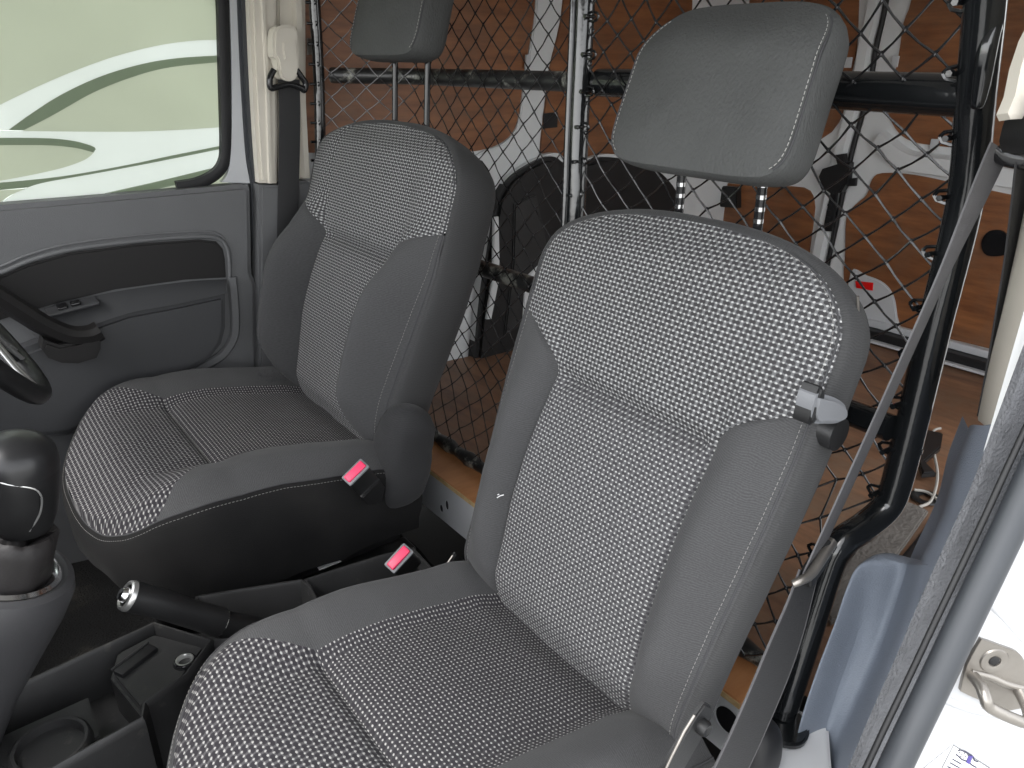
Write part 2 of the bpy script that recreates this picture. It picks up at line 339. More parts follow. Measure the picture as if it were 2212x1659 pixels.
cf = gridsheet('cargo_floor', .275, XR-.02, -.33, YF-.01, ZF-.006, 60, 60, .004, 7, M_plyf)
plate('roof', (-.85, -.40, 1.02), (2.0, 1.18, 1.06), M_roof)
plate('far_wall', (.225, YF, ZC), (1.9, YF+.03, 1.02), M_wint)
plate('near_wall', (.24, YN-.035, ZC), (.62, YN, 1.02), M_wint)
plate('near_wall', (1.36, YN-.035, ZC), (1.9, YN, 1.02), M_wint)  # opening between the two near plates is added to let daylight into the load bay
plate('rear_wall', (XR+.012, YN, ZC), (XR+.06, YF, 1.02), M_wint)
plate('far_pillar_backing', (.035, 1.150, ZC-.05), (.30, 1.175, 1.02), M_wint)  # backing plate added to block daylight leaking past the pillar trim
plate('far_sill', (-1.3, 1.152, ZC-.05), (.24, 1.175, .42), M_blk)
plate('dashboard', (-1.30, -.33, ZC), (-.93, 1.08, .42), M_blk)  # unseen plain block, added to keep the footwell dark
plate('firewall', (-1.35, -.37, ZC), (-1.301, 1.12, .40), M_blk)

# ------------------------------------------------------------------ seats
def jit(p, a=.0012, s=16): return a*noise.fractal((p[0]*s, p[1]*s, p[2]*s), 1, 2, 3)
def make_seat(name, label, base, th, kw, bolP, backth, hr_s, hr_w, hr_hw, side='near', tap=.9):
    T = thing(name, label, 'car seat', group='front seats of the van'); T.location = base
    st, ct = math.sin(th), math.cos(th)
    def L(s, w, n): return Vector((st*s+ct*n, w, ct*s-st*n))
    bw = lambda s: kw*.238*lerp(tap, 1, ss(-.02, .42, s))*((1-min(1, max(0, (s-.495)/.112))**2.5)**(1/2.5) if s < .607 else 0)+.002
    def wi(s):
        b = bw(s)
        if s < .36: return min(.14*kw, b)
        t = (s-.36)/.075
        return b if t >= 1 else min(b, .14*kw+(b-.14*kw)*t**2.0)
    def front(s, w):
        b = bw(s); aw = abs(w); w0 = .14*kw; n = 0
        if s < .36: n -= .020*math.sin(math.pi*(max(0, s)/.36)**1.25)*(1-(aw/b)**4)
        else: n -= .012*math.sin(math.pi*min(1, (s-.36)/.27))*(1-(aw/b)**3)
        n += .015*math.exp(-((s-.36)/.012)**2)*(1-ss(.8, 1.0, aw/w0))
        P = bolP*ss(-.02, .12, s)*(1-.9*ss(.28, .48, s))
        if aw > w0:
            t = (aw-w0)/(b-w0+1e-6); n -= P*math.sin(math.pi*min(1, t)**.8)**1.25
        n += .005*math.exp(-((aw-wi(s))/.0045)**2)*(1-ss(.40, .44, s))
        n += .03*ss(.05, -.03, s)+.018*ss(.55, .607, s)*1.0
        return L(s, w, n+jit((s, w, base[1]), .0016, 14)), n
    rows = [lerp(-.03, .36, i/46) for i in range(46)]+[lerp(.36, .495, i/26) for i in range(26)]
    rows += [.495+.1115*math.sin(math.pi/2*i/34) for i in range(35)]
    jm = 46
    root = None
    # back shell first: it is the part the covers are sewn to
    ring = [(bw(s), s) for s in rows]; right = [(-b, s) for b, s in ring]; left = [(b, s) for b, s in reversed(ring)]; out = right+left
    nrm = []
    for i in range(len(out)):
        a = out[max(i-1, 0)]; c = out[min(i+1, len(out)-1)]; d = Vector((c[0]-a[0], c[1]-a[1], 0)); d.normalize(); nrm.append((-d.y, d.x))
    # outline runs up the near (-w) side: outward normal is (-dy, dx) -> (-1,0)
    offs = [(0, 0), (.004, .0005), (.008, .006), (.010, .016), (.009, .034), (.005, .055), (-.002, .075), (-.012, .092), (-.03, backth)]
    P, UV = [], []; acc = 0; accs = []
    for i in range(len(out)):
        if i: acc += math.dist(out[i], out[i-1])
        accs.append(acc)
    for o_, n_ in offs:
        n2 = n_*backth/.10
        rowp = []
        for i, (w, s) in enumerate(out):
            nf = front(s, w)[1] if o_ == 0 and n_ == 0 else front(s, w)[1]*(1-ss(0, .05, n2))
            rowp.append(L(s+nrm[i][1]*o_, w+nrm[i][0]*o_, nf+n2+jit((s, w, n2*3), .002, 11)*ss(0, .02, n2)))
        P.append(rowp); UV.append([(n2, accs[i]) for i in range(len(out))])
    backrest = grid('backrest', P, M_side, T, UV, flip=False)
    bk = []
    for j, s in enumerate(rows[::3]+[rows[-1]]):
        b = max(.0, bw(s)-.028); bk.append([L(min(s, .58), lerp(-b, b, i/10), backth-.001+.012*math.sin(math.pi*i/10)) for i in range(11)])
    grid('back_panel', bk, M_blk, backrest)
    # front covers
    def cover(nm, js, f0, f1, nc, mat):
        P, UV = [], []
        for j in js:
            s = rows[j]; a, b = f0(s), f1(s)
            if abs(b-a) < .0012: continue
            P.append([front(s, lerp(a, b, i/nc))[0] for i in range(nc+1)]); UV.append([(lerp(a, b, i/nc), s) for i in range(nc+1)])
        return grid(nm, P, mat, backrest, UV, flip=True)
    cover('upper_insert', range(jm, len(rows)), lambda s: -wi(s), lambda s: wi(s), 56, M_up)
    cover('lower_insert', range(0, jm+1), lambda s: -wi(s), lambda s: wi(s), 44, M_low)
    cover('bolster', range(0, len(rows)), lambda s: -bw(s), lambda s: -wi(s), 22, M_bol)
    cover('bolster', range(0, len(rows)), lambda s: wi(s), lambda s: bw(s), 22, M_bol)
    # sewn edge: cord and thread
    edge = [front(s, w*.985)[0]+L(0, 0, -.0005) for w, s in out]
    tube('piping', edge, .0011, M_seam, backrest, 6)
    def stitches(nm, path, mat, par, pitch_=.0060, ln=.0036, r=.0004):
        V, F = [], []; acc = 0; nxt = 0
        for i in range(len(path)-1):
            a, b = path[i], path[i+1]; d = (b-a).length
            if d < 1e-6: continue
            while nxt < acc+d:
                p = a+(b-a)*((nxt-acc)/d); q = p+(b-a).normalized()*ln; tube_geo([p, q], r, 4, V, F); nxt += pitch_
            acc += d
        if V: stuff(mesh(nm, V, F, mat, par))
    stitches('stitching', [front(s, w*.962)[0]+L(0, 0, -.0008) for w, s in out if s > .02], M_thread, backrest)
    # headrest
    hw, hh = hr_hw, .098
    H = []
    NPHI = 96
    def ol(phi, k=1):
        c, s_ = math.cos(phi), math.sin(phi); e = 2/(6.5 if s_ < 0 else 4.4)
        w = math.copysign(abs(c)**e, c); z = math.copysign(abs(s_)**e, s_)
        taper = 1-.09*(z+1)/2-.03*(1-z)/2
        return w*hw*taper*k, z*hh*k
    def hp(w, s, n): return L(hr_s+hh+s, hr_w+w, n)
    n0 = -.052
    Pf, UVf = [], []
    for i in range(15):
        k = i/14
        Pf.append([]); UVf.append([])
        for a in range(NPHI):
            w, s = ol(2*math.pi*a/NPHI, k)
            dome = -.016*(1-k**2.6)-.01*(s/hh)*0+.022*ss(.3, 1, s/hh)*k
            Pf[-1].append(hp(w, s, n0+dome+jit((w, s, 2.2), .0015, 18))); UVf[-1].append((w, s))
    head = grid('headrest', Pf, M_head, T, UVf, closec=True, flip=True)
    Ps = []
    for o_, n_ in [(0, 0), (.001, .002), (.003, .009), (.003, .020), (.001, .036), (-.004, .052), (-.014, .064), (-.035, .074), (-.08, .080)]:
        rowp = []
        for a in range(NPHI):
            w, s = ol(2*math.pi*a/NPHI); l = math.hypot(w, s); k = 1+o_/l
            rowp.append(hp(w*k, s*k*(1 if s < 0 else 1), n0+n_+.022*ss(.3, 1, s/hh)*(1-n_/.1)+jit((w, s, n_), .0015, 20)))
        Ps.append(rowp)
    grid('gusset', Ps, M_head, head, closec=True, flip=True)
    for sd_ in (1, -1):
        pp = []
        for k in range(41):
            ph = lerp(-.262*math.pi, .235*math.pi, k/40) if sd_ > 0 else lerp(1.262*math.pi, .765*math.pi, k/40)
            w, s_ = ol(ph); pp.append(hp(w*.965, s_*.965, n0-.0028+.022*ss(.3, 1, s_/hh)))
        tube('piping', [p+L(0, -sd_*.0, .0016)+Vector((0, sd_*.0035, 0)) for p in pp], .0013, M_seam, head, 6)
        stitches('stitching', pp, M_stitch, head, .0058, .0036, .00045)
    for sg in (1, -1):
        p0, p1 = L(.585, hr_w+sg*.061, .052), L(hr_s+.03, hr_w+sg*.061, -.0+.012)
        rod = tube('headrest_post', [p0, p1], .006, M_blkg, T, 12)
        if side == 'near':
            for q in range(5):
                c = p0.lerp(p1, .25+.13*q); tube('notch', [c, c+(p1-p0).normalized()*.005], .0064, M_chrome, rod, 10)
        g = [(0, -.004), (.017, -.004), (.018, .004), (.012, .010), (.006, .011)]
        gd = lathe('post_guide', g, L(.604, hr_w+sg*.061, .050), L(1, 0, 0), M_blkg, T, 24)
    # cushion
    cw = lambda x: kw*.238*((1-min(1, max(0, (-x-.30)/.178))**2.4)**(1/2.4) if x > -.478 else 0)+.002
    def ci(x):
        c = cw(x)
        if x > -.268: return min(.14*kw, c)
        t = (-x-.268)/.13
        return min(c, .14*kw+(c-.14*kw)*t**1.15) if t < 1 else c
    def top(x, w):
        c = cw(x); aw = abs(w); z = .034*ss(0, -.25, x)+.004
        z -= .010*math.exp(-((x+.268)/.009)**2)*(1-ss(.8, 1.05, aw/(.14*kw)))
        z += .012*math.sin(math.pi*min(1, max(0, -x/.268)))*(1-(aw/c)**2)
        if -x > .268: z += .010*math.sin(math.pi*min(1, (-x-.268)/.2))
        t = max(0, (aw-.12*kw)/(c-.12*kw+1e-6)) if aw > .12*kw else 0
        z += .036*math.sin(math.pi*min(1, t)*.74)**1.2*(1-ss(.28, .44, -x))*ss(.15, .03, x)
        e = (aw/c); z -= .020*ss(.82, 1.0, e)
        z -= .05*ss(.36, .48, -x)**1.3
        z -= .02*ss(-.03, .05, x)
        return Vector((x, w, z+jit((x, w, base[1]+4), .002, 13)))
    xr = [lerp(.06, -.268, i/34) for i in range(34)]+[lerp(-.268, -.38, i/16) for i in range(16)]+[-.38-.0978*math.sin(math.pi/2*i/26) for i in range(27)]
    jc = 34
    ring = [(cw(x), x) for x in xr]; out = [(-b, x) for b, x in ring]+[(b, x) for b, x in reversed(ring)]
    nr = []
    for i in range(len(out)):
        a = out[max(i-1, 0)]; c = out[min(i+1, len(out)-1)]; d = Vector((c[0]-a[0], c[1]-a[1], 0)).normalized(); nr.append((d.y, -d.x))
    accs = [0]
    for i in range(1, len(out)): accs.append(accs[-1]+math.dist(out[i], out[i-1]))
    Pc, UVc = [], []
    for o_, z_ in [(0, 0), (.004, -.003), (.010, -.014), (.012, -.04), (.010, -.07), (.005, -.10), (-.003, -.13), (-.012, -.155)]:
        Pc.append([]); UVc.append([])
        for i, (w, x) in enumerate(out):
            t = top(x, w); zz = lerp(t.z, -.0, ss(0, -.15, z_))+z_
            wr = .011*noise.fractal((accs[i]*9, z_*14, base[1]), 1, 2, 3)*ss(-.02, -.12, z_)
            Pc[-1].append(Vector((x+nr[i][1]*(o_+wr), w+nr[i][0]*(o_+wr), zz))); UVc[-1].append((accs[i], z_))
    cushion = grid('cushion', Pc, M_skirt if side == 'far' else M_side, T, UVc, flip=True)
    def ccover(nm, js, f0, f1, nc, mat):
        P, UV = [], []
        for j in js:
            x = xr[j]; a, b = f0(x), f1(x)
            if abs(b-a) < .0012: continue
            P.append([top(x, lerp(a, b, i/nc)) for i in range(nc+1)]); UV.append([(lerp(a, b, i/nc), x*1.02) for i in range(nc+1)])
        return grid(nm, P, mat, cushion, UV)
    ccover('rear_insert', range(0, jc+1), lambda x: -ci(x), lambda x: ci(x), 44, M_cush)
    ccover('front_insert', range(jc, len(xr)), lambda x: -ci(x), lambda x: ci(x), 50, M_cushf)
    ccover('bolster', range(0, len(xr)), lambda x: -cw(x), lambda x: -ci(x), 20, M_bol)
    ccover('bolster', range(0, len(xr)), lambda x: ci(x), lambda x: cw(x), 20, M_bol)
    tube('piping', [top(x, w)+Vector((0, 0, .0002)) for w, x in out], .0012, M_seam, cushion, 6)
    stitches('stitching', [top(x, w)+Vector((nr[i][1]*.006, nr[i][0]*.006, -.006)) for i, (w, x) in enumerate(out)], M_thread, cushion)
    return T, L, backrest, cushion
near, NL, nback, ncush = make_seat('passenger_chair', 'nearer grey patterned cloth seat with metal notched headrest posts', Vector((0, 0, 0)), .347, 1.0, .030, .095, .655, -.012, .137, 'near')
far, FL, fback, fcush = make_seat('driver_chair', 'farther grey patterned cloth seat beside the door, headrest raised on black posts', Vector((.028, .765, .06)), .306, 1.19, .086, .105, .715, -.015, .134, 'far', .80)


# ------------------------------------------------------------------ driver's door (far side)
def VY(y): return lambda x, yy: on(x, yy, 'Y', y)
door = thing('driver_door', 'dark grey closed door behind the farther seat with film-covered window', 'door')
pts = [Vector((-.3, 1.10, .491))]+[on(x, y, 'Y', 1.10) for x, y in ((528, 399), (538, 402), (542, 410), (545, 590), (552, 606), (555, 620), (557, 830), (560, 1000))]+[Vector((-.02, 1.10, -.36)), Vector((-1.3, 1.10, -.36)), Vector((-1.3, 1.10, .491))]
dp = slab('door_panel', [p+Vector((0, .05, 0)) for p in pts], (0, -1, 0), .05, M_door, door, .010, 4)
ins = pslab('dark_insert', [(-120, 640), (0, 598), (60, 572), (150, 547), (300, 527), (430, 518), (468, 522), (482, 538), (487, 560), (489, 600), (400, 605), (250, 626), (120, 657), (40, 680), (-120, 730)], 'Y', 1.094, .012, M_doork, dp, .004)
lip = crv([on(x, y, 'Y', 1.097) for x, y in ((-120, 628), (0, 590), (60, 565), (150, 540), (300, 520), (430, 511), (472, 516), (490, 535), (495, 565), (496, 605))], 6)
tube('insert_lip', lip, .0048, M_door, dp, 10)
tube('insert_lip', [p+Vector((0, .002, .011)) for p in lip[6:-14]], .0028, M_door, dp, 8)
# armrest: ledge and lower pocket panel
arm_f = [(490, 633), (383, 656), (277, 676), (177, 710), (100, 738), (40, 760), (-60, 800), (-60, 960), (150, 940), (300, 870), (405, 806), (455, 778), (481, 745), (490, 710)]
P0 = [on(x, y, 'Y', 1.052) for x, y in arm_f]
arm = slab('armrest', [p+Vector((0, .045, 0)) for p in P0], (0, -1, 0), .045, M_doord, door, .012, 4)
ledge = [on(x, y, 'Y', 1.095) for x, y in ((489, 603), (400, 609), (250, 630), (120, 660), (30, 684))]
lf = [on(x, y, 'Y', 1.056) for x, y in ((488, 634), (383, 657), (277, 677), (177, 711), (90, 742))]
grid('ledge', [[a.lerp(b, k/6)+Vector((0, 0, .004*math.sin(math.pi*k/6))) for k in range(7)] for a, b in zip(crv(ledge, 6), crv(lf, 6))], M_doord, arm)
rib = crv([on(x, y, 'Y', 1.094) for x, y in ((501, 598), (505, 640), (508, 700), (502, 735), (478, 768), (440, 790), (400, 812))], 6)
sweep('edge_bevel', rib, (0, -.35, .25) and (0, -1, 0), [(0, -.011), (.007, -.008), (.008, .006), (0, .011)], M_door, dp)
c = on(158, 667, 'Y', 1.072); e1 = (on(205, 655, 'Y', 1.072)-on(110, 680, 'Y', 1.072)).normalized(); e2 = Vector((0, -.95, -.25))
sw = rbox('switch_panel', c+Vector((0, 0, .004)), (.095, .030, .008), M_doord, arm, .0035, 3, basis(e1, e2))
for k in (-.012, .012): rbox('window_switch', c+e1*k-e1*.006+Vector((0, 0, .0095)), (.018, .018, .008), M_blkg, sw, .003, 3, basis(e1, e2+Vector((0, 0, .15*k/.012))))
pull = crv([on(x, y, 'Y', 1.03) for x, y in ((-60, 600), (0, 640), (50, 672), (100, 702), (150, 722), (190, 722), (214, 712))], 6)
sweep('pull_handle', pull, (0, -1, .15), [(-.03, -.016), (.0, -.022), (.028, -.014), (.034, 0), (.028, .012), (0, .018), (-.03, .012)], M_doork, door)
pslab('pull_pocket', [(95, 735), (130, 747), (175, 738), (214, 712), (219, 725), (219, 755), (210, 775), (170, 787), (135, 786), (105, 775), (90, 755)], 'Y', 1.0, .05, M_doork, door, .006)
# window: tinted pane with sheet film pieces behind it
pane = slab('window_pane', [Vector((-.95, 1.152, .44)), Vector((.02, 1.152, .44)), Vector((.05, 1.152, 1.0)), Vector((-.95, 1.152, 1.0))], (0, -1, 0), .004, M_glass, door)
def t0(pts): return [(x/3, y/3) for x, y in pts]
def cv2(pts, n=8): return [(p.x, p.y) for p in crv([(a, b, 0) for a, b in pts], n)]
def filmp(nm, pts, mat): return pslab(nm, pts, 'Y', 1.1475, .0006, mat, pane)
arch_o = cv2([(-900, 1180), (-400, 900), (0, 680), (360, 510), (700, 380), (1000, 300), (1250, 264), (1470, 258)])
arch_i = cv2([(1470, 357), (1150, 377), (900, 420), (640, 500), (400, 612), (200, 738), (55, 843)])
filmp('white_film', t0(arch_o+arch_i+[(-200, 843), (-900, 1240)]), M_fw)
filmp('green_film', t0([(-900, -900), (1480, -900)]+arch_o[::-1]), M_fs)
lens_t = cv2([(152, 845), (350, 742), (600, 602), (850, 502), (1100, 436), (1470, 398)])
body_t = cv2([(1470, 822), (900, 852), (150, 849)])
filmp('green_film', t0(lens_t+body_t), M_fs)
line_u = cv2([(1470, 937), (1100, 1011), (800, 1074), (400, 1143), (0, 1184), (-200, 1196)])
el_b = cv2([(-200, 1188), (0, 1171), (350, 1102), (540, 1040), (612, 985)]); el_t = cv2([(620, 968), (600, 948), (480, 914), (300, 896), (0, 893), (-200, 896)])
filmp('white_film', t0([(-200, 845)]+body_t[::-1]+line_u+el_b+el_t), M_fw)
filmp('green_film', t0(cv2([(-200, 945), (0, 941), (300, 941), (480, 957), (606, 988)])+el_b[::-1][1:]), M_fs)
line_d = cv2([(1470, 957), (1000, 1052), (600, 1127), (300, 1180), (180, 1215), (80, 1262), (0, 1330), (-40, 1420)])
filmp('white_film', t0(line_d+[(640, 1420), (680, 1252), (1000, 1180), (1470, 1066)]), M_fw)
filmp('green_film', t0([(-400, 1215), (0, 1234), (170, 1222), (60, 1268), (-20, 1330), (-60, 1440), (-400, 1440)]), M_fs)
filmp('green_film', t0([(1480, 1100), (1300, 1165), (1000, 1230), (880, 1262), (880, 1400), (1480, 1400)]), M_fs)
filmp('dark_gap_fill', t0(arch_i[::-1]+[(1470, 398)]+lens_t[::-1][1:]), M_fd)  # added pieces filling the bare glass gaps, coloured like the darker outdoors
filmp('dark_gap_fill', t0(el_t[::-1]+cv2([(-200, 945), (0, 941), (300, 941), (480, 957), (606, 988)])[::-1]), M_fd)
filmp('dark_gap_fill', t0(line_u[:-1]+[(-200, 1225), (0, 1232), (180, 1215)]+line_d[:-25][::-1]), M_fd)
filmp('dark_gap_fill', t0([(682, 1253), (1000, 1181), (1470, 1067), (1480, 1099), (1300, 1164), (1000, 1229), (880, 1261), (880, 1400), (642, 1420)]), M_fd)
seal = crv([on(x, y, 'Y', 1.14) for x, y in ((478, -120), (480, 0), (484, 180), (487, 310), (482, 352), (462, 378), (425, 396), (380, 404))], 6)
sweep('window_seal', seal, (0, -1, 0), [(-.002, -.013), (.009, -.011), (.012, 0), (.009, .011), (-.002, .013)], M_rubk, door)
pslab('window_frame', cv2([(496, -120), (497, 0), (501, 150), (501, 300), (494, 370), (480, 394)])+cv2([(541, 396), (530, 330), (522, 200), (514, 0), (513, -120)]), 'Y', 1.128, .02, M_white, door, .003)
pslab('door_seal', cv2([(514, -120), (515, 0), (524, 200), (534, 330), (543, 396), (547, 480), (550, 600), (556, 700)])+cv2([(572, 700), (566, 600), (563, 480), (560, 396), (551, 300), (543, 150), (538, 0), (537, -120)]), 'Y', 1.118, .02, M_rub, door, .006)
# ------------------------------------------------------------------ far B pillar with belt
pil = thing('far_door_pillar', 'cream and slate pillar trim beside the farther seat', 'pillar trim')
up_ = pslab('upper_cover', cv2([(538, -120), (541, 0), (547, 150), (555, 300), (562, 396)])+[(600, 397), (602, 300), (600, 0), (600, -120)], 'Y', 1.088, .04, M_cream, pil, .008)
pslab('upper_cover', [(600, -120), (600, 0), (602, 390), (664, 386), (662, 200), (660, -120)], 'Y', 1.106, .03, M_cream, pil, .004)
sweep('cover_rib', [on(x, y, 'Y', 1.085) for x, y in ((566, -120), (568, 0), (578, 200), (584, 396))], (0, -1, 0), [(-.004, -.005), (.003, -.003), (.003, .003), (-.004, .005)], M_cream, up_)
sweep('cover_rib', [on(x, y, 'Y', 1.100) for x, y in ((640, -120), (641, 0), (650, 200), (660, 384))], (0, -1, 0), [(-.008, -.010), (.010, -.006), (.010, .006), (-.008, .010)], M_cream, up_)
pslab('lower_cover', [(562, 400), (602, 401), (662, 390), (720, 420), (720, 900), (560, 900)], 'Y', 1.080, .05, M_door, pil, .006)
pslab('bracket', [(664, 82), (677, 83), (677, 117), (664, 119)], 'Y', 1.09, .004, M_steel, pil, .001)
fb = thing('driver_seat_belt', 'dark grey belt hanging from cream pillar anchor beside the farther seat', 'seat belt')
bp = [on(624, 172, 'Y', 1.060), on(626, 260, 'Y', 1.072), on(624, 380, 'Y', 1.072), on(620, 520, 'Y', 1.072), on(610, 760, 'Y', 1.06)]
sweep('webbing', crv(bp, 8), (1, 0, .05), [(-.024, -.0008), (-.012, -.0015), (.012, -.0015), (.024, -.0008), (.024, .0008), (.012, .0015), (-.012, .0015), (-.024, .0008)], M_belt, fb)
cc = on(619, 118, 'Y', 1.055)
pslab('anchor_cover', [(p.x, p.y) for p in crv([(592, 75, 0), (600, 58, 0), (620, 54, 0), (640, 60, 0), (647, 85, 0), (648, 130, 0), (646, 160, 0), (636, 173, 0), (622, 175, 0), (608, 168, 0), (603, 148, 0), (599, 128, 0), (592, 118, 0)], 4, True)], 'Y', 1.045, .035, M_cream, fb, .010)
pslab('release_button', [(612, 90), (636, 87), (642, 100), (642, 128), (616, 130), (612, 110)], 'Y', 1.042, .004, M_cream, fb, .002)
lp = [on(x, y, 'Y', 1.052) for x, y in ((592, 150), (583, 170), (585, 190), (600, 187), (625, 182), (650, 190), (657, 195), (660, 180), (650, 165), (640, 150))]
tube('guide_loop', crv(lp, 6), .0065, M_blkg, fb, 10)

# ------------------------------------------------------------------ steering wheel, far left
sw_ = thing('steering_wheel', 'black steering wheel rim with silver spoke at the left edge', 'steering wheel')
a = math.radians(30); nW = Vector((math.cos(a), 0, math.sin(a))); uW = Vector((-math.sin(a), 0, math.cos(a))); CW = Vector((-.55, .735, .42))
def wp(phi, r, h=0): return CW+Vector((0, math.cos(phi)*r, 0))+uW*(math.sin(phi)*r)+nW*h
tube('rim', [wp(2*math.pi*k/64, .185) for k in range(65)], .0155, M_blk, sw_, 16, False)
lathe('hub', [(0, .02), (.05, .02), (.072, .012), (.078, -.01), (.06, -.05), (0, -.06)], CW, nW, M_blk, sw_, 40)
for ph, wd in ((math.radians(8), .03), (math.radians(172), .03), (math.radians(-62), .024), (math.radians(-118), .024)):
    d1 = Vector((0, math.cos(ph), 0))+uW*math.sin(ph)
    path = [CW+d1*r+nW*h for r, h in ((.06, .006), (.10, .004), (.14, .0), (.18, .0))]; sd_ = nW.cross(d1)
    sp = sweep('spoke', path, sd_, [(-wd/2, -.006), (wd/2, -.006), (wd/2, .004), (-wd/2, .004)], M_blkg, sw_)
    for q in (-1, 1): tube('spoke_trim', [p+sd_*(q*wd*.5)+nW*.006 for p in path], .0038, M_silver, sp, 10)

# ------------------------------------------------------------------ centre console
def trough(name, rim, depth, skirt, mat, parent, w=.006, ins=.012):
    c = sum(rim, Vector())/len(rim)
    def off(k, z):
        o = []
        for i, p in enumerate(rim):
            t = (rim[(i+1) % len(rim)]-rim[i-1]); t.z = 0; t.normalize(); n = Vector((t.y, -t.x, 0))
            if n.dot(p-c) < 0: n = -n
            o.append(p+n*k+Vector((0, 0, z)))
        return o
    rows = [off(w*1.6, -skirt), off(w*1.2, -.01), off(w, -.002), off(w*.5, .0015), off(0, .001), off(-.003, -.004), off(-ins*.7, -depth*.8), off(-ins, -depth), [c+Vector((0, 0, -depth)) for _ in rim]]
    return grid(name, rows, mat, parent, closec=True, ang=35)
ZT = -.06
con = thing('centre_console', 'black plastic centre console with cup holder between the two seats', 'console')
rim = [on(x, y, 'Z', ZT) for x, y in ((332, 1348), (166, 1424), (0, 1501), (-200, 1592), (-330, 1750), (-60, 1770), (103, 1662), (200, 1607), (305, 1550), (309, 1518), (350, 1487), (400, 1455), (452, 1385))]
front = trough('front_tray', rim, .075, .2, M_con, con)
pl = slab('tray_step', [on(x, y, 'Z', ZT)+Vector((0, 0, -.075)) for x, y in ((331, 1356), (445, 1386), (398, 1450), (313, 1512), (300, 1530), (235, 1450), (250, 1398))], (0, 0, 1), .066, M_con, con, .006, 3)
lathe('lighter_socket', [(.0, -.03), (.0085, -.03), (.0095, .002), (.0105, .0035), (.0125, .0035), (.0125, .001)], on(398, 1421, 'Z', ZT)+Vector((0, 0, -.006)), (0, 0, 1), M_silver, con, 28)
lathe('socket_collar', [(.0125, .003), (.0145, .0025), (.0165, -.001), (.0165, -.006)], on(398, 1421, 'Z', ZT)+Vector((0, 0, -.006)), (0, 0, 1), M_blkg, con, 28)
c = on(292, 1420, 'Z', ZT)+Vector((0, 0, -.007)); e1 = (on(322, 1396, 'Z', ZT)-on(262, 1442, 'Z', ZT)).normalized()
slot = rbox('coin_slot', c, (.062, .020, .010), M_rubk, pl, .003, 2, basis(e1, (0, 1, 0)))
tube('slot_lip', [c+e1*k+Vector((-e1.y, e1.x, 0))*.011+Vector((0, 0, .005)) for k in (-.032, 0, .032)], .0022, M_con, slot, 8)
lathe('cup_holder', [(.0, -.07), (.034, -.07), (.038, -.01), (.040, .002), (.044, .003), (.047, .0), (.049, -.01)], on(105, 1600, 'Z', ZT)+Vector((0, .012, -.018)), (0, 0, 1), M_con, con, 48)
pslab('tray_floor', [(190, 1505), (215, 1590), (150, 1640), (60, 1680), (-40, 1640), (0, 1590)], 'Z', ZT-.028, .01, M_con, con, .002)
rim2 = [on(x, y, 'Z', ZT) for x, y in ((425, 1290), (540, 1272), (650, 1255), (668, 1268), (688, 1312), (600, 1352), (520, 1380), (470, 1378), (440, 1340))]
trough('handbrake_tray', rim2, .07, .2, M_con, con)
rim3 = [on(x, y, 'Z', ZT) for x, y in ((663, 1252), (740, 1228), (830, 1200), (890, 1185), (930, 1230), (930, 1300), (800, 1330), (700, 1320))]
trough('rear_tray', rim3, .05, .2, M_con, con)
hb = thing('handbrake_lever', 'black handbrake lever with chrome ring and button between the seats', 'handbrake')
h0, h1, h2 = on(282, 1288, 'Y', .385), on(476, 1344, 'Y', .375), on(610, 1380, 'Y', .37)
d = (h1-h0).normalized()
tube('grip', crv([h0, h0.lerp(h1, .3)+Vector((0, 0, .002)), h0.lerp(h1, .7), h1], 8), lambda t: .0225-.002*math.sin(t*math.pi), M_blk, hb, 24)
lathe('end_ring', [(.0150, -.006), (.0175, -.0085), (.0205, -.007), (.0220, -.002), (.0212, .003)], h0, d, M_silver, hb, 28)
lathe('button', [(0, -.016), (.008, -.015), (.011, -.009), (.011, 0)], h0, d, M_chrome, hb, 24)
lathe('collar_ring', [(.0205, -.002), (.0225, 0), (.0205, .002)], h1, d, M_silver, hb, 28)
tube('lever_boot', [h1, h1.lerp(h2, .5), h2+Vector((0, 0, -.02))], lambda t: .0185+.012*t, M_blk, hb, 20)
# gear lever on its raised pod
gl = thing('gear_lever', 'black gear lever with glossy knob and leather gaiter at the left edge', 'gear lever')
gc = on(2, 1232, 'Y', .37); ax = Vector((.42, -.10, .90)).normalized()
lathe('pod', [(.066, .003), (.072, .006), (.080, .002), (.085, -.012), (.083, -.05), (.074, -.11), (.064, -.18), (.058, -.38)], gc, ax, M_pod, gl, 56)
lathe('chrome_ring', [(.050, -.006), (.055, .004), (.061, .0075), (.066, .004)], gc, ax, M_chrome, gl, 56)
gt = []
for h, r in ((-.012, .050), (.006, .050), (.022, .050), (.044, .050), (.058, .0475), (.062, .042), (.054, .031), (.040, .020), (.05, .014), (.08, .011)):
    rowp = []; nx = ax.orthogonal().normalized(); ny = ax.cross(nx)
    for k in range(56):
        th_ = 2*math.pi*k/56; rr = r*(1+.05*math.sin(4*th_+h*60)+.10*noise.noise((math.cos(th_)*2, math.sin(th_)*2, h*25)))
        rowp.append(gc+ax*(h+.006*noise.noise((math.cos(th_)*2.5, math.sin(th_)*2.5, 7)))+(nx*math.cos(th_)+ny*math.sin(th_))*rr)
    gt.append(rowp)
gai = grid('gaiter', gt, M_leath, gl, closec=True, ang=70)
kc = on(40, 1035, 'Y', .365); ka = Vector((.10, -.10, 1)).normalized()
tube('shaft', [gc, kc], .008, M_chrome, gl, 12)
lathe('knob', [(.014, -.074), (.030, -.068), (.037, -.048), (.041, -.022), (.0435, .006), (.044, .022), (.041, .038), (.031, .050), (.017, .056), (0, .057)], kc, ka, M_blk, gl, 40)
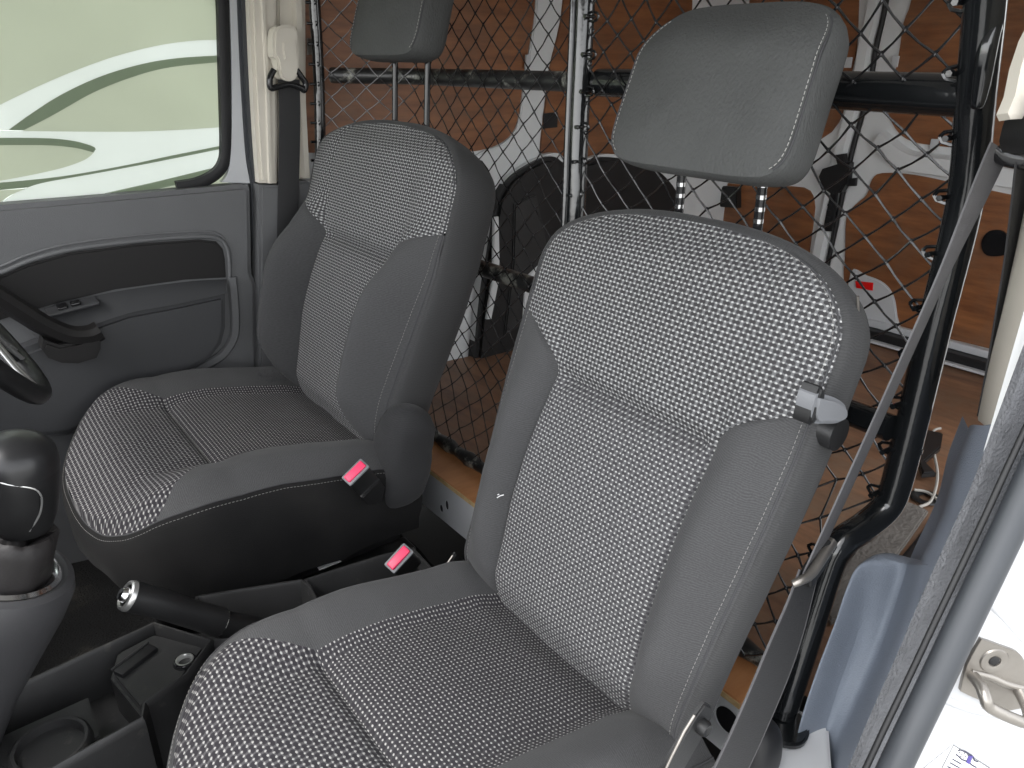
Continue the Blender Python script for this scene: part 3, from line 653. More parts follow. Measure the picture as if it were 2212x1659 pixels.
lathe('knob_cap', [(.0445, .016), (.0445, .025), (.0415, .0395), (.0315, .0515), (.0175, .0577), (0, .0587)], kc, ka, M_knob, gl, 40)
tube('knob_seam', crv([kc+v for v in (Vector((-.042, -.016, .036)), Vector((-.016, -.042, .02)), Vector((.014, -.043, .0)), Vector((.012, -.037, -.03)), Vector((-.004, -.029, -.056)))], 8), .0012, M_silver, gl, 6)

# ------------------------------------------------------------------ buckles
def buckle(name, label, tip, axis, wide, flap):
    T = thing(name, label, 'belt buckle', group='seat belt buckles')
    ax = (Vector(axis).normalized()+(CAM-tip).normalized()*.25).normalized(); wd = Vector(wide); wd = (wd-ax*ax.dot(wd)).normalized(); tk = ax.cross(wd)
    R_ = basis(ax, wd)
    bd = rbox('body', tip-ax*.032, (.064, .044, .022), M_blk, T, .006, 3, R_)
    rbox('collar', tip-ax*.001, (.006, .046, .0245), M_greyp, bd, .003, 2, R_)
    rbox('release_button', tip+ax*.002, (.007, .040, .0155), M_red, T, .003, 3, R_)
    # the word on the button, pressed in as raised strokes
    if flap:
        w2 = slab('strap_cover', [tip-ax*q+wd*v-tk*.011 for q, v in ((.05, -.022), (.05, .022), (.085, .02), (.115, .0), (.09, -.022))], -tk, .006, M_blk, T, .002)
    else:
        tube('stalk', [tip-ax*.06, tip-ax*.12, tip-ax*.17], .011, M_blk, T, 10)
    return T
b1 = buckle('passenger_belt_buckle', 'red-button belt buckle standing in the console tray, nearer of two', on(862, 1206, 'Y', .285), on(862, 1206, 'Y', .270)-on(915, 1258, 'Y', .31), on(884, 1180, 'Y', .285)-on(838, 1232, 'Y', .285), False)
b2 = buckle('driver_belt_buckle', 'red-button belt buckle lying against the farther seat base', on(768, 1020, 'Y', .436), on(768, 1020, 'Y', .424)-on(808, 1066, 'Y', .445), on(790, 998, 'Y', .44)-on(748, 1040, 'Y', .44), True)

# ------------------------------------------------------------------ rail behind the seats
rail = thing('floor_cross_rail', 'white steel cross rail with holes behind the seats', 'rail')
XL = .185
rl = slab('rail_face', [Vector((XL+.006, y, z)) for y, z in ((-.215, -.062), (1.05, -.062), (1.05, -.155), (-.215, -.155))], (-1, 0, 0), .004, M_white, rail, .001)
plate_ = slab('rail_top', [Vector((x, y, -.068)) for x, y in ((XL+.006, -.215), (.30, -.215), (.30, 1.05), (XL+.006, 1.05))], (0, 0, 1), .004, M_white, rail)
for x, y, rx, rz in ((959, 1085, .0055, .012), (972, 1095-12, .005, .014)):
    pass
def ovalhole(px, py, r, asp, nm='hole', depth=.02):
    c = on(px, py, 'X', XL+.0015); P = []
    for rr, dx in ((1.18, .0), (1.0, -.0008), (.93, .0006), (.9, .0016)):
        P.append([c+Vector((dx, math.cos(q)*r*rr, math.sin(q)*r*asp*rr)) for q in [2*math.pi*k/24 for k in range(24)]])
    P2 = [c+Vector((.0012, math.cos(q)*r*.92, math.sin(q)*r*asp*.92)) for q in [2*math.pi*k/24 for k in range(24)]]
    lip = grid('hole_lip', P, M_white, rail, closec=True)
    mesh(nm, [p+Vector((-.0012, 0, 0)) for p in P2], [tuple(range(24))], M_rubk, rail)  # flat black disc standing in for the shade inside the hole
ovalhole(966, 1091, .006, 1.9); ovalhole(954, 1098, .006, 1.5); ovalhole(1572, 1556, .022, 1.0)
strip = slab('plywood_strip', [Vector((x, y, -.0605)) for x, y in ((XL+.002, -.190), (.268, -.190), (.268, 1.05), (XL+.002, 1.05))], (0, 0, 1), .0105, M_plye, None, .0008)
tag(strip, 'bright orange-brown plywood strip lying on the white rail behind the seats', 'plywood')
e_ = slab('raw_edge', [Vector((XL+.0015, y, z)) for y, z in ((-.190, -.0515), (1.05, -.0515), (1.05, -.061), (-.190, -.061))], (-1, 0, 0), .0012, M_plyedge, strip)
# ------------------------------------------------------------------ cargo bay: rear doors
rd = thing('rear_door', 'white rear door leaf with black lock rod seen through the cage', 'door', group='rear doors'); rd['label'] = 'white rear door leaf behind the nearer headrest carrying the black lock'
rd2 = thing('rear_door', 'white rear door leaf at the right with large plywood panels', 'door', group='rear doors')
XD = XR
gapl = [(1960, -300), (1915, 0), (1893, 100), (1876, 200), (1840, 330), (1790, 560), (1745, 760)]
Lp = [on(x-5, y, 'X', XD+.006) for x, y in gapl]; Rp = [on(x+5, y, 'X', XD+.006) for x, y in gapl]
slab('leaf', [p+Vector((.02, 0, 0)) for p in Lp]+[Vector((XD+.026, YF, Lp[-1].z)), Vector((XD+.026, YF, 1.02))], (-1, 0, 0), .02, M_wint, rd, .003)
slab('leaf', [p+Vector((.02, 0, 0)) for p in Rp]+[Vector((XD+.026, YN+.005, Rp[-1].z)), Vector((XD+.026, YN+.005, 1.02))], (-1, 0, 0), .02, M_wint, rd2, .003)
tube('gap_strip', crv([on(x, y, 'X', XD+.006) for x, y in gapl], 5), .008, M_rubk, rd, 8)  # black strip whose colour stands in for the shade between the leaves
sweep('edge_rib', crv([on(x-24, y, 'X', XD+.004) for x, y in gapl], 5), (0, 1, 0), [(-.022, 0), (-.016, .018), (.012, .018), (.024, 0)], M_wint, rd)
def ply(nm, px, par, v=XD, th=.008, n=3): return pslab(nm, [(p[0], p[1]) for p in crv([(a, b, 0) for a, b in px], n, True)], 'X', v, th, M_ply, par, .0015)
ply('plywood_panel', [(1600, -120), (1860, -120), (1854, 0), (1850, 100), (1840, 150), (1827, 217), (1795, 285), (1700, 330), (1600, 330)], rd)
ply('plywood_panel', [(1545, 415), (1640, 405), (1735, 405), (1758, 435), (1756, 480), (1748, 540), (1740, 640), (1640, 640), (1545, 640)], rd)
ply('plywood_panel', [(1985, -120), (1968, 0), (1951, 50), (1941, 117), (1921, 217), (1921, 252), (1941, 287), (1974, 307), (2041, 317), (2120, 325), (2300, 350), (2330, 100), (2300, -120)], rd2)
ply('plywood_panel', [(1822, 590), (1825, 553), (1828, 470), (1850, 440), (1872, 420), (1883, 388), (1905, 374), (1975, 378), (2068, 397), (2180, 420), (2350, 455), (2340, 640), (2300, 795), (2140, 754), (1968, 712), (1880, 690), (1830, 670)], rd2)
sweep('ledge', crv([on(x, y, 'X', XD+.004) for x, y in ((1900, 300), (1960, 345), (2040, 358), (2130, 372), (2300, 400))], 5), (0, 0, 1), [(-.03, 0), (-.026, -.02), (.02, -.026), (.03, 0)], M_wint, rd2)
cp = pslab('corner_plate', [(p.x, p.y) for p in crv([(1836, 588, 0), (1872, 596, 0), (1908, 612, 0), (1929, 640, 0), (1937, 685, 0), (1942, 722, 0), (1880, 712, 0), (1832, 702, 0)], 4, True)], 'X', XD-.006, .012, M_white, rd2, .004)
pslab('reflector', [(1847, 607), (1885, 611), (1884, 628), (1849, 622)], 'X', XD-.011, .006, M_refl, cp, .0015)
for px, py in ((1833, 135), (1933, 133), (2018, 312), (1533, 150)):
    q = on(px, py, 'X', XD-.004); rbox('fixing_tab', q, (.006, .022, .03), M_white, rd2 if px > 1900 else rd, .002)
lk = pslab('lock', [(1767, 382), (1775, 365), (1797, 358), (1822, 350), (1834, 352), (1828, 395), (1815, 416), (1795, 420), (1775, 405)], 'X', XD-.03, .03, M_blk, rd, .004)
pslab('lock_link', [(1802, 335), (1822, 332), (1826, 352), (1808, 356)], 'X', XD-.03, .02, M_blk, lk, .003)
pslab('lock_rod', [(1793, 418), (1806, 418), (1796, 500), (1776, 500)], 'X', XD-.02, .014, M_rubk, lk, .002)
for k in range(4): pslab('rod_notch', [(1784-k*2+4, 440+k*14), (1797-k*2, 441+k*14), (1796-k*2, 446+k*14), (1783-k*2+4, 445+k*14)], 'X', XD-.022, .003, M_blk, lk)
pslab('lock_catch', [(1828, 388), (1848, 384), (1846, 402), (1828, 402)], 'X', XD-.014, .014, M_rubk, lk, .002)
pslab('oval_handle', [(p.x, p.y) for p in crv([(2118, 525, 0), (2135, 500, 0), (2165, 500, 0), (2180, 525, 0), (2172, 550, 0), (2130, 552, 0)], 4, True)], 'X', XD-.012, .012, M_blkg, rd2, .004)
# rear sill
sill = thing('rear_sill', 'white and black sill strip along the foot of the rear doors', 'sill')
y0, y1 = YN+.01, YF-.01
def zrow(px, py): return on(px, py, 'X', XD).z
zs = zrow(2000, 745)
rbox('sill_lip', (XD-.012, (y0+y1)/2, zrow(2045, 738)), (.02, y1-y0, .022), M_white, sill, .003)
rbox('sill_seal', (XD-.03, (y0+y1)/2, zrow(2045, 738)-.030), (.05, y1-y0, .036), M_rubk, sill, .004)
rbox('sill_edge', (XD-.066, (y0+y1)/2, ZF+.004), (.02, y1-y0, .008), M_white, sill, .002)
# ------------------------------------------------------------------ cargo bay: far wall
fw_ = thing('far_wall_lining', 'plywood lining and white body rib on the far side of the load bay', 'lining')
pslab('body_rib', cv2([(1165, -200), (1160, 0), (1147, 100), (1137, 150), (1127, 233), (1114, 283), (1085, 312), (1040, 330), (1000, 360)])+cv2([(1040, 470), (1066, 430), (1084, 408), (1104, 382), (1137, 359), (1160, 345)])+cv2([(1164, 333), (1166, 300), (1174, 233), (1184, 150), (1204, 67), (1214, 0), (1230, -200)]), 'Y', YF-.012, .018, M_wint, fw_, .004)
pslab('plywood_panel', cv2([(640, -200), (1150, -200), (1156, 0), (1143, 100), (1133, 150), (1123, 233), (1110, 281), (1080, 310), (1030, 326), (950, 330)])+[(800, 330), (640, 330)], 'Y', YF-.006, .008, M_ply, fw_, .001)
pslab('plywood_panel', cv2([(1236, -200), (1218, 0), (1208, 67), (1188, 150), (1178, 233), (1170, 300), (1168, 332)])+cv2([(1185, 330), (1210, 332), (1232, 346), (1270, 343), (1310, 334), (1400, 330), (1490, 330)])+[(1500, -200)], 'Y', YF-.006, .008, M_ply, fw_, .001)
pslab('fixing_tab', [(1137, 118), (1148, 118), (1146, 146), (1135, 147)], 'Y', YF-.02, .006, M_white, fw_, .001)
pslab('dark_slot', [(1176, 245), (1205, 242), (1204, 275), (1174, 278)], 'Y', YF-.0075, .004, M_rubk, fw_)
wa = thing('wheel_arch_cover', 'black moulded wheel arch cover on the far side of the load bay', 'wheel arch')
arc = cv2([(1030, 800), (1046, 640), (1066, 520), (1078, 440), (1092, 408), (1110, 384), (1140, 362), (1180, 342), (1205, 340), (1228, 354), (1270, 350), (1312, 340), (1380, 350), (1440, 380), (1480, 450), (1490, 600), (1470, 800)], 5)
pslab('arch_face', arc, 'Y', YF-.05, .05, M_blk, wa, .012)
pslab('white_lip', cv2([(1022, 800), (1036, 640), (1056, 520), (1068, 440), (1083, 406), (1102, 379), (1136, 355), (1180, 335), (1206, 332), (1229, 347), (1270, 343), (1312, 333), (1385, 343), (1448, 374), (1490, 445), (1500, 600), (1480, 800)], 5), 'Y', YF-.03, .03, M_wint, wa, .004)
pslab('moulded_rib', [(1112, 440), (1160, 420), (1190, 560), (1130, 700), (1090, 730), (1110, 560)], 'Y', YF-.058, .01, M_con, wa, .004)
pslab('white_edge', [(1068, 470), (1078, 468), (1080, 560), (1078, 610), (1062, 690), (1052, 690), (1066, 600)], 'Y', YF-.062, .01, M_wint, wa, .002)
pslab('white_edge', [(1135, 600), (1200, 540), (1215, 560), (1160, 660), (1140, 720), (1128, 720)], 'Y', YF-.062, .01, M_wint, wa, .002)
pslab('corner_post', [(1478, 300), (1530, 300), (1530, 640), (1478, 640)], 'X', XD-.02, .02, M_wint, fw_, .004)
pslab('corner_block', [(1535, 400), (1590, 405), (1590, 450), (1535, 445)], 'X', XD-.03, .03, M_blk, fw_, .004)
# ------------------------------------------------------------------ cage
cage = thing('bulkhead_cage', 'glossy black tube cage with net between the seats and load bay', 'cage')
def CX(z): return .27+.06*ss(-.05, .12, z)+.045*ss(.1, .9, z)
def atcage(x, y):                      # pixel on the curved cage sheet
    v = .36
    for _ in range(12): v = CX(on(x, y, 'X', v).z)
    return on(x, y, 'X', v)
cb = [atcage(1270, -150), atcage(1264, 0), atcage(1252, 250), atcage(1241, 500)]; yb = cb[-1].y
cb += [Vector((CX(z), yb, z)) for z in (.3, .15, .05, -.035)]
tube('centre_tube', crv(cb, 8), .0165, M_paint, cage, 18)
tube('centre_tube_flange', crv([p+Vector((-.010, .016, 0)) for p in cb[:4]], 8), .0065, M_paint, cage, 10)
nb = [on(2140, -200, 'Y', -.25), on(2128, 0, 'Y', -.25), on(2108, 200, 'Y', -.25), on(2085, 430, 'Y', -.25), on(2020, 700, 'Y', -.25), on(1978, 880, 'Y', -.25), on(1938, 1040, 'Y', -.25), on(1915, 1095, 'Y', -.247), on(1870, 1135, 'Y', -.24), on(1815, 1175, 'Y', -.235), on(1788, 1230, 'Y', -.232), on(1735, 1400, 'Y', -.232), on(1690, 1540, 'Y', -.232)]
tube('near_tube', crv(nb, 8), .0185, M_paint, cage, 20)
for (x, y) in ((1958, 965),):
    i0 = on(x, y, 'Y', -.25); tube('weld_collar', [i0+Vector((0, 0, .003)), i0-Vector((0, 0, .003))], .0195, M_paint, cage, 18)
tube('paint_run', crv([on(x, y, 'Y', -.262) for x, y in ((2155, 45), (2140, 80), (2128, 130), (2118, 190), (2110, 235))], 6), lambda t: .004+.005*math.sin(math.pi*t)**.5, M_paint, cage, 10)
ft = on(1684, 1556, 'Z', -.05)
slab('foot_plate', [ft+Vector((math.cos(q)*.03*(1.3 if math.cos(q) > 0 else 1), math.sin(q)*.038, -.012)) for q in [2*math.pi*k/28 for k in range(28)]], (0, 0, 1), .008, M_paint, cage, .003)
FX, FY = .215, 1.065
def leftpath(t):                      # plan of the far net panel: t 0 = centre tube, 1 = far tube
    A, B, C_ = Vector((0, yb, 0)), Vector((-.012, .90, 0)), Vector((FX-.37, FY, 0))
    return A.lerp(B, t/.72) if t < .72 else B.lerp(C_, (t-.72)/.28)
def PLf(t, z):
    p = leftpath(t); return Vector((CX(z)*(1-.0*t)+p.x*(1 if t < .72 else 1), p.y, z))
tube('far_tube', crv([PLf(1, z) for z in (1.0, .7, .4, .1, -.04)], 6), .0125, M_paint, cage, 12)
ZB = .722
tube('top_tube', [PLf(t, ZB)+Vector((.022, 0, -.004)) for t in (0, .36, .70)]+[PLf(t, ZB)+Vector((.022, 0, -.004)) for t in (.74, .99)], .0165, M_chip, cage, 16)
nr_ = on(2098, 190, 'Y', -.25)
tube('top_tube', [Vector((CX(ZB)+.022, yb, ZB-.004)), Vector((CX(ZB)+.022, .1, ZB-.002)), nr_+Vector((.02, .004, -.008))], .0215, M_paint, cage, 16)
tube('lower_tube', [PLf(t, .352)+Vector((.022, 0, 0)) for t in (0, .4, .7)], .0165, M_chip, cage, 16)
tube('lower_tube', [Vector((CX(.33)+.022, yb, .345)), Vector((CX(.33)+.022, .0, .332)), on(1925, 925, 'Y', -.235)], .017, M_paint, cage, 16)
basep = crv([Vector((.268, y, ZF+.012+.004*math.sin(y*31))) for y in (-.22, 0, .2, .4, .6, .8, 1.0)], 8)
tube('base_tube', basep, lambda t: .014+.003*math.sin(t*90), M_chip, cage, 12)
def RP(t, z):                          # near net panel: t 0 = centre tube, 1 = near tube
    # near edge follows the near tube
    best = min(range(len(nbd)), key=lambda i: abs(nbd[i].z-z)); e = nbd[best]
    c = Vector((CX(z), yb, z)); return c.lerp(Vector((e.x, e.y+.016, z)), t)+Vector((.006*math.sin(math.pi*t), 0, 0))
nbd = crv(nb, 30)
def net(nm, fn, nu, z0, z1, nz, amp, rr=.0016):
    V, F = [], []; rnd = random.Random(5+nu)
    def node(i, j):
        r1 = random.Random(i*131+j*7+nu)
        t = min(1, max(0, i/nu)); z = lerp(z0, z1, j/nz)
        edge = 1 if 0 < i < nu else 0
        sag = -.010*math.sin(math.pi*t)
        p = fn(t, z+edge*(r1.uniform(-amp, amp)+sag)); p += Vector((0, edge*r1.uniform(-amp, amp), 0)); return p
    cache = {}
    def nd(i, j):
        if (i, j) not in cache: cache[(i, j)] = node(i, j)
        return cache[(i, j)]
    for i in range(nu+1):
        for j in range(nz+1):
            if (i+j) % 2: continue
            a = nd(i, j)
            for di in (-1, 1):
                if 0 <= i+di <= nu and j+1 <= nz:
                    b = nd(i+di, j+1); tube_geo([a, a.lerp(b, .5)+Vector((random.uniform(-.001, .001), 0, -.0012)), b], lambda t: rr*(1.18-.35*math.sin(math.pi*t)), 5, V, F, False)
            for s_ in range(1):
                tube_geo([a-Vector((.001, 0, rr*2.0)), a, a+Vector((.001, 0, rr*2.0))], lambda t: rr*(.7+1.05*math.sin(math.pi*t)), 6, V, F, False)
    return stuff(mesh(nm, V, F, M_net, cage, ang=60)), nd
n1, nd1 = net('net', PLf, 28, -.03, .99, 42, .003, .0012)
n2, nd2 = net('net', RP, 20, -.02, .99, 40, .004, .0015)
def loops(nm, pts, r):
    V, F = [], []
    for p in pts:
        tube_geo([p+Vector((math.cos(q)*.004*0, math.cos(q)*r*1.15, math.sin(q)*r*.6)) for q in [2*math.pi*k/8 for k in range(9)]], .0022, 5, V, F, False)
        tube_geo([p-Vector((.018, 0, 0)), p, p+Vector((.006, 0, 0))], lambda t: .0035-.002*t, 6, V, F)
    return stuff(mesh(nm, V, F, M_paint, cage, ang=60))
loops('lashing', [Vector((CX(z)-.004, yb+random.uniform(-.004, .004), z)) for z in [.10+.055*k for k in range(17)]], .012)
loops('lashing', [RP(1, z)+Vector((-.008, 0, 0)) for z in [.12+.062*k for k in range(15)]], .012)
loops('lashing', [PLf(1, z)+Vector((-.006, -.004, 0)) for z in [.30+.04*k for k in range(17)]], .008)

# ------------------------------------------------------------------ near pillar, seals, striker
npil = thing('near_door_pillar', 'slate and cream pillar trim with belt housing at the right edge', 'pillar trim')
def seg3(pxs, y): return crv([on(a, b, 'Y', y if not isinstance(y, (list, tuple)) else y[i]) for i, (a, b) in enumerate(pxs)], 8)
inner = seg3([(2112, 918), (2078, 1010), (2048, 1108), (2005, 1205), (1972, 1300)], -.345)
outer = seg3([(2172, 905), (2130, 1010), (2085, 1106), (2040, 1200), (1995, 1300)], -.385)
low = seg3([(2092, 925), (2060, 1010), (2034, 1110), (1986, 1215), (1950, 1300)], -.30)
grid('lower_cover', [[a+Vector((.03, .02, 0)), a, a.lerp(b, .35)+Vector((-.006, 0, .004)), a.lerp(b, .8)+Vector((-.006, 0, .003)), b, b.lerp(c_, .2)+Vector((-.004, -.002, 0)), b.lerp(c_, .6)+Vector((-.003, -.003, 0)), c_, c_+Vector((.02, -.01, 0))] for a, b, c_ in zip(low, inner, outer)], M_trim, npil, ang=70)
# belt reel housing bulge
hs = []
tops = [(1880, 1205), (1915, 1204), (1950, 1215), (1985, 1240)]
col0 = seg3([(1868, 1208), (1838, 1232), (1815, 1275), (1790, 1345), (1750, 1450), (1715, 1560), (1690, 1680), (1655, 1850)], -.262)
col1 = seg3([(1902, 1202), (1882, 1222), (1872, 1290), (1850, 1380), (1815, 1480), (1785, 1580), (1750, 1700), (1700, 1850)], -.275)
col2 = seg3([(1960, 1218), (1950, 1260), (1925, 1340), (1895, 1420), (1855, 1510), (1815, 1600), (1780, 1700), (1730, 1850)], -.300)
col3 = seg3([(2025, 1215), (2005, 1262), (1975, 1330), (1935, 1425), (1898, 1520), (1865, 1610), (1830, 1700), (1770, 1850)], -.372)
rows = [[a+Vector((.06, .0, -.03)), a, a.lerp(b, .5)+Vector((-.006, .0, .004)), b, b.lerp(c_, .5)+Vector((-.006, -.004, .003)), c_, c_.lerp(d_, .5)+Vector((-.002, -.002, .0)), d_, d_+Vector((.02, -.02, 0))] for a, b, c_, d_ in zip(col0, col1, col2, col3)]
rows.insert(0, [p+Vector((.035, .0, -.004)) for p in rows[0]]); rows.insert(0, [p+Vector((.06, 0, -.05)) for p in rows[0]])
ho = grid('belt_reel_housing', rows, M_trim, npil, ang=70)
md = ho.modifiers.new('s', 'SUBSURF'); md.levels = 1; md.render_levels = 2
ui = seg3([(2340, -150), (2300, 60), (2255, 260), (2205, 500), (2165, 680), (2140, 780), (2113, 908)], -.325)
uo = seg3([(2440, -150), (2400, 60), (2355, 260), (2300, 500), (2250, 680), (2215, 790), (2162, 927)], -.385)
grid('upper_cover', [[a+Vector((.05, .01, 0)), a+Vector((.006, .003, 0)), a, a.lerp(b, .3)+Vector((-.006, -.002, 0)), a.lerp(b, .7)+Vector((-.006, -.003, 0)), b, b+Vector((.03, -.02, 0))] for a, b in zip(ui, uo)], M_cream, npil, ang=70)
fz = seg3([(2330, 560), (2250, 760), (2195, 905), (2136, 1060), (2078, 1190), (2023, 1310), (1972, 1430), (1914, 1560), (1858, 1690), (1785, 1850)], -.398)
sl_ = thing('near_door_seal', 'grey flocked and rubber door seal running down the near doorway', 'door seal')
sweep('flocked_strip', fz, (1, -.35, 0), [(-.020, -.004), (-.018, .005), (-.008, .009), (.008, .009), (.018, .005), (.020, -.004)], M_fuzzy, sl_)
rb = seg3([(2330, 820), (2240, 1010), (2180, 1140), (2125, 1255), (2070, 1370), (2013, 1490), (1955, 1610), (1885, 1760), (1845, 1850)], -.432)
tube('rubber_tube', rb, .0135, M_rub, sl_, 18)
tube('seal_lip', [p+Vector((-.010, .018, .0)) for p in rb], .003, M_rubk, sl_, 8)
body = thing('near_body_panel', 'white painted door opening panel at the lower right corner', 'body panel')
nB = Vector((-.62, -.78, .05)).normalized(); pB = on(2150, 1440, 'Y', -.452)
def ob(x, y, h=0): return onp(x, y, pB, nB)+nB*h
slab('panel', [ob(x, y)-nB*.01 for x, y in ((2420, 800), (2225, 1130), (2100, 1400), (1960, 1690), (1850, 1900), (2600, 1900), (2600, 800))], nB, .01, M_white, body, 0)
tube('pressed_ridge', crv([ob(x, y, -.004) for x, y in ((2080, 1590), (2110, 1605), (2150, 1616), (2215, 1618), (2300, 1600))][:0] or [ob(x, y, -.0035) for x, y in ((2040, 1345+165), (2075, 1360+165), (2130, 1375+165), (2215, 1378+170), (2300, 1370+160))], 6), .006, M_white, body, 8)
tube('pressed_ridge', crv([ob(x, y, -.0045) for x, y in ((2125, 1290), (2165, 1325), (2215, 1380), (2260, 1430))], 6), .007, M_white, body, 8)
stk = thing('door_striker', 'dull zinc door striker plate with screw and loop on the white panel', 'door striker')
pl_ = slab('plate', [ob(x, y, 0) for x, y in [(p.x, p.y) for p in crv([(2112, 1380, 0), (2120, 1377, 0), (2160, 1391, 0), (2195, 1405, 0), (2212, 1430, 0), (2222, 1460, 0), (2210, 1515, 0), (2190, 1526, 0), (2160, 1528, 0), (2120, 1510, 0), (2076, 1490, 0), (2071, 1480, 0), (2085, 1430, 0)], 3, True)]], nB, .004, M_steel, stk, .001)
sc = ob(2142, 1421, .004)
lathe('screw', [(.0135, 0), (.0125, .0015), (.009, .0018), (.006, .001), (.0055, -.001), (0, -.001)], sc, nB, M_steel, stk, 24)
lathe('screw_socket', [(0, .0012), (.0045, .0013), (.0055, .0008)], sc, nB, M_rubk, stk, 6)
lo = [ob(2096, 1452, .002), ob(2095, 1453, .018), ob(2092, 1462, .028), ob(2100, 1478, .030), ob(2150, 1502, .030), ob(2180, 1510, .029), ob(2192, 1498, .020), ob(2196, 1485, .004)]
tube('loop', crv(lo, 8), .0055, M_steel, stk, 14)
tube('loop_base', crv([ob(x, y, .003) for x, y in ((2092, 1446), (2130, 1455), (2170, 1472), (2212, 1482))], 6), .004, M_steel, stk, 10)
stkr = thing('white_sticker', 'white rectangular sticker with black line drawing on the lower right panel', 'sticker')
q0, q1, q2 = ob(2058, 1607, .0006), ob(2140, 1662, .0006), ob(2030, 1660, .0006)
eu = (q1-q0).normalized(); ev = (q2-q0); ev = (ev-eu*ev.dot(eu)).normalized()
slab('sheet', [q0+eu*a_+ev*b_ for a_, b_ in ((0, 0), (.10, 0), (.10, .07), (0, .07))], nB, .0006, M_sticker, stkr)
def sk(nm, pts, r, m): tube(nm, [ob(x, y, .0016) for x, y in pts], r, m, stkr, 5)
sk('border', [(2030, 1662), (2058, 1607), (2142, 1660)], .0005, M_greyp)
sk('ink_line', [(2068, 1619), (2072, 1617), (2085, 1622), (2095, 1628), (2100, 1632), (2103, 1640), (2110, 1643)], .0008, M_ink)
sk('ink_line', [(2064, 1627), (2070, 1632), (2076, 1638), (2090, 1643), (2098, 1650), (2107, 1655)], .0008, M_ink)
sk('ink_band', [(2095, 1629), (2089, 1644)], .0022, M_inkb)
for k, (x, y) in enumerate(((2070, 1622), (2075, 1626), (2080, 1624), (2083, 1631), (2078, 1634), (2073, 1630), (2087, 1637), (2088, 1628))): sk('ink_dot', [(x, y), (x+2, y+1)], .0005, M_ink)
for k in range(4): sk('ink_line', [(2056-k*5.5, 1637+k*8), (2075-k*4, 1648+k*8)], .0007, M_ink)

# ------------------------------------------------------------------ near belt
nbelt = thing('passenger_seat_belt', 'worn grey-edged belt slanting down in front of the near cage tube', 'seat belt')
prof = lambda w_: [(-w_, -.0009), (w_, -.0009), (w_, .0009), (-w_, .0009)]
a0, a1 = on(2160, 318, 'Y', -.303), on(1745, 1238, 'Y', -.262); wb = [a0.lerp(a1, k/40)+Vector((0, 0, -.004*math.sin(math.pi*k/40))) for k in range(41)]
sd1 = []
for k, p in enumerate(wb):
    v = (CAM-p).normalized(); t = (wb[min(k+1, len(wb)-1)]-wb[max(k-1, 0)]).normalized(); acr = t.cross(v).normalized(); q = k/(len(wb)-1)
    an = math.radians(lerp(68, 80, ss(0, .3, q))); vp = (v-t*v.dot(t)).normalized(); sd1.append(acr*math.cos(an)+vp*math.sin(an))
sweep('webbing', wb, sd1, prof(.023), M_beltg, nbelt)
wb2 = crv([on(x, y, 'Y', v) for x, y, v in ((1748, 1232, -.262), (1715, 1335, -.268), (1668, 1460, -.272), (1612, 1590, -.276), (1560, 1700, -.28))], 8)
sd2 = []
for k, p in enumerate(wb2):
    v = (CAM-p).normalized(); t = (wb2[min(k+1, len(wb2)-1)]-wb2[max(k-1, 0)]).normalized(); acr = t.cross(v).normalized(); q = k/(len(wb2)-1)
    an = math.radians(lerp(66, 48, ss(0, .5, q))); vp = (v-t*v.dot(t)).normalized(); sd2.append(acr*math.cos(an)+vp*math.sin(an))
sweep('webbing', wb2, sd2, prof(.0225), M_belt, nbelt)
for q in (-1, 1): sweep('webbing_edge', wb2, sd2, [(q*.0225, -.0014), (q*.0240, -.0010), (q*.0240, .0010), (q*.0225, .0014)], M_beltg, nbelt)
wb3 = crv([on(x, y, 'Y', -.318) for x, y in ((2212, 330), (2198, 450), (2184, 560), (2164, 680), (2148, 775), (2128, 880))], 6)
sd3 = []
for k, p in enumerate(wb3):
    v = (CAM-p).normalized(); t = (wb3[min(k+1, len(wb3)-1)]-wb3[max(k-1, 0)]).normalized(); acr = t.cross(v).normalized(); vp = (v-t*v.dot(t)).normalized(); sd3.append(acr*.25+vp*.97)
sweep('webbing', wb3, sd3, prof(.022), M_belt, nbelt)
tube('tongue', crv([on(1712, 1262, 'Y', -.272), on(1730, 1254, 'Y', -.276), on(1752, 1240, 'Y', -.276), on(1775, 1205, 'Y', -.27), on(1795, 1172, 'Y', -.262)], 6), lambda t: .004+.003*t, M_steel, nbelt, 10)
rbox('tongue_grip', on(1765, 1215, 'Y', -.264), (.052, .012, .030), M_blk, nbelt, .004, 3, basis(on(1790, 1175, 'Y', -.26)-on(1742, 1250, 'Y', -.268), (0, -1, 0)))
grid('guide_cover', [[on(x+dx, y, 'Y', -.318-.012*k) for k, dx in ((0, 0), (1, 22), (2, 45), (3, 70))] for x, y in ((2185, 205), (2178, 240), (2165, 275), (2158, 305), (2165, 330))], M_blk, nbelt)
tube('guide_loop', crv([on(2150, 322, 'Y', -.30), on(2175, 338, 'Y', -.31), on(2220, 345, 'Y', -.325), on(2280, 335, 'Y', -.34)], 6), .009, M_blkg, nbelt, 12)
grid('adjuster_cover', [[on(x, y, 'Y', -.322), on(x+25, y-4, 'Y', -.334), on(x+70, y-6, 'Y', -.34), on(x+130, y, 'Y', -.35)] for x, y in ((2225, 40), (2200, 90), (2180, 150), (2168, 210), (2152, 248), (2158, 262))], M_cream, nbelt, ang=70)

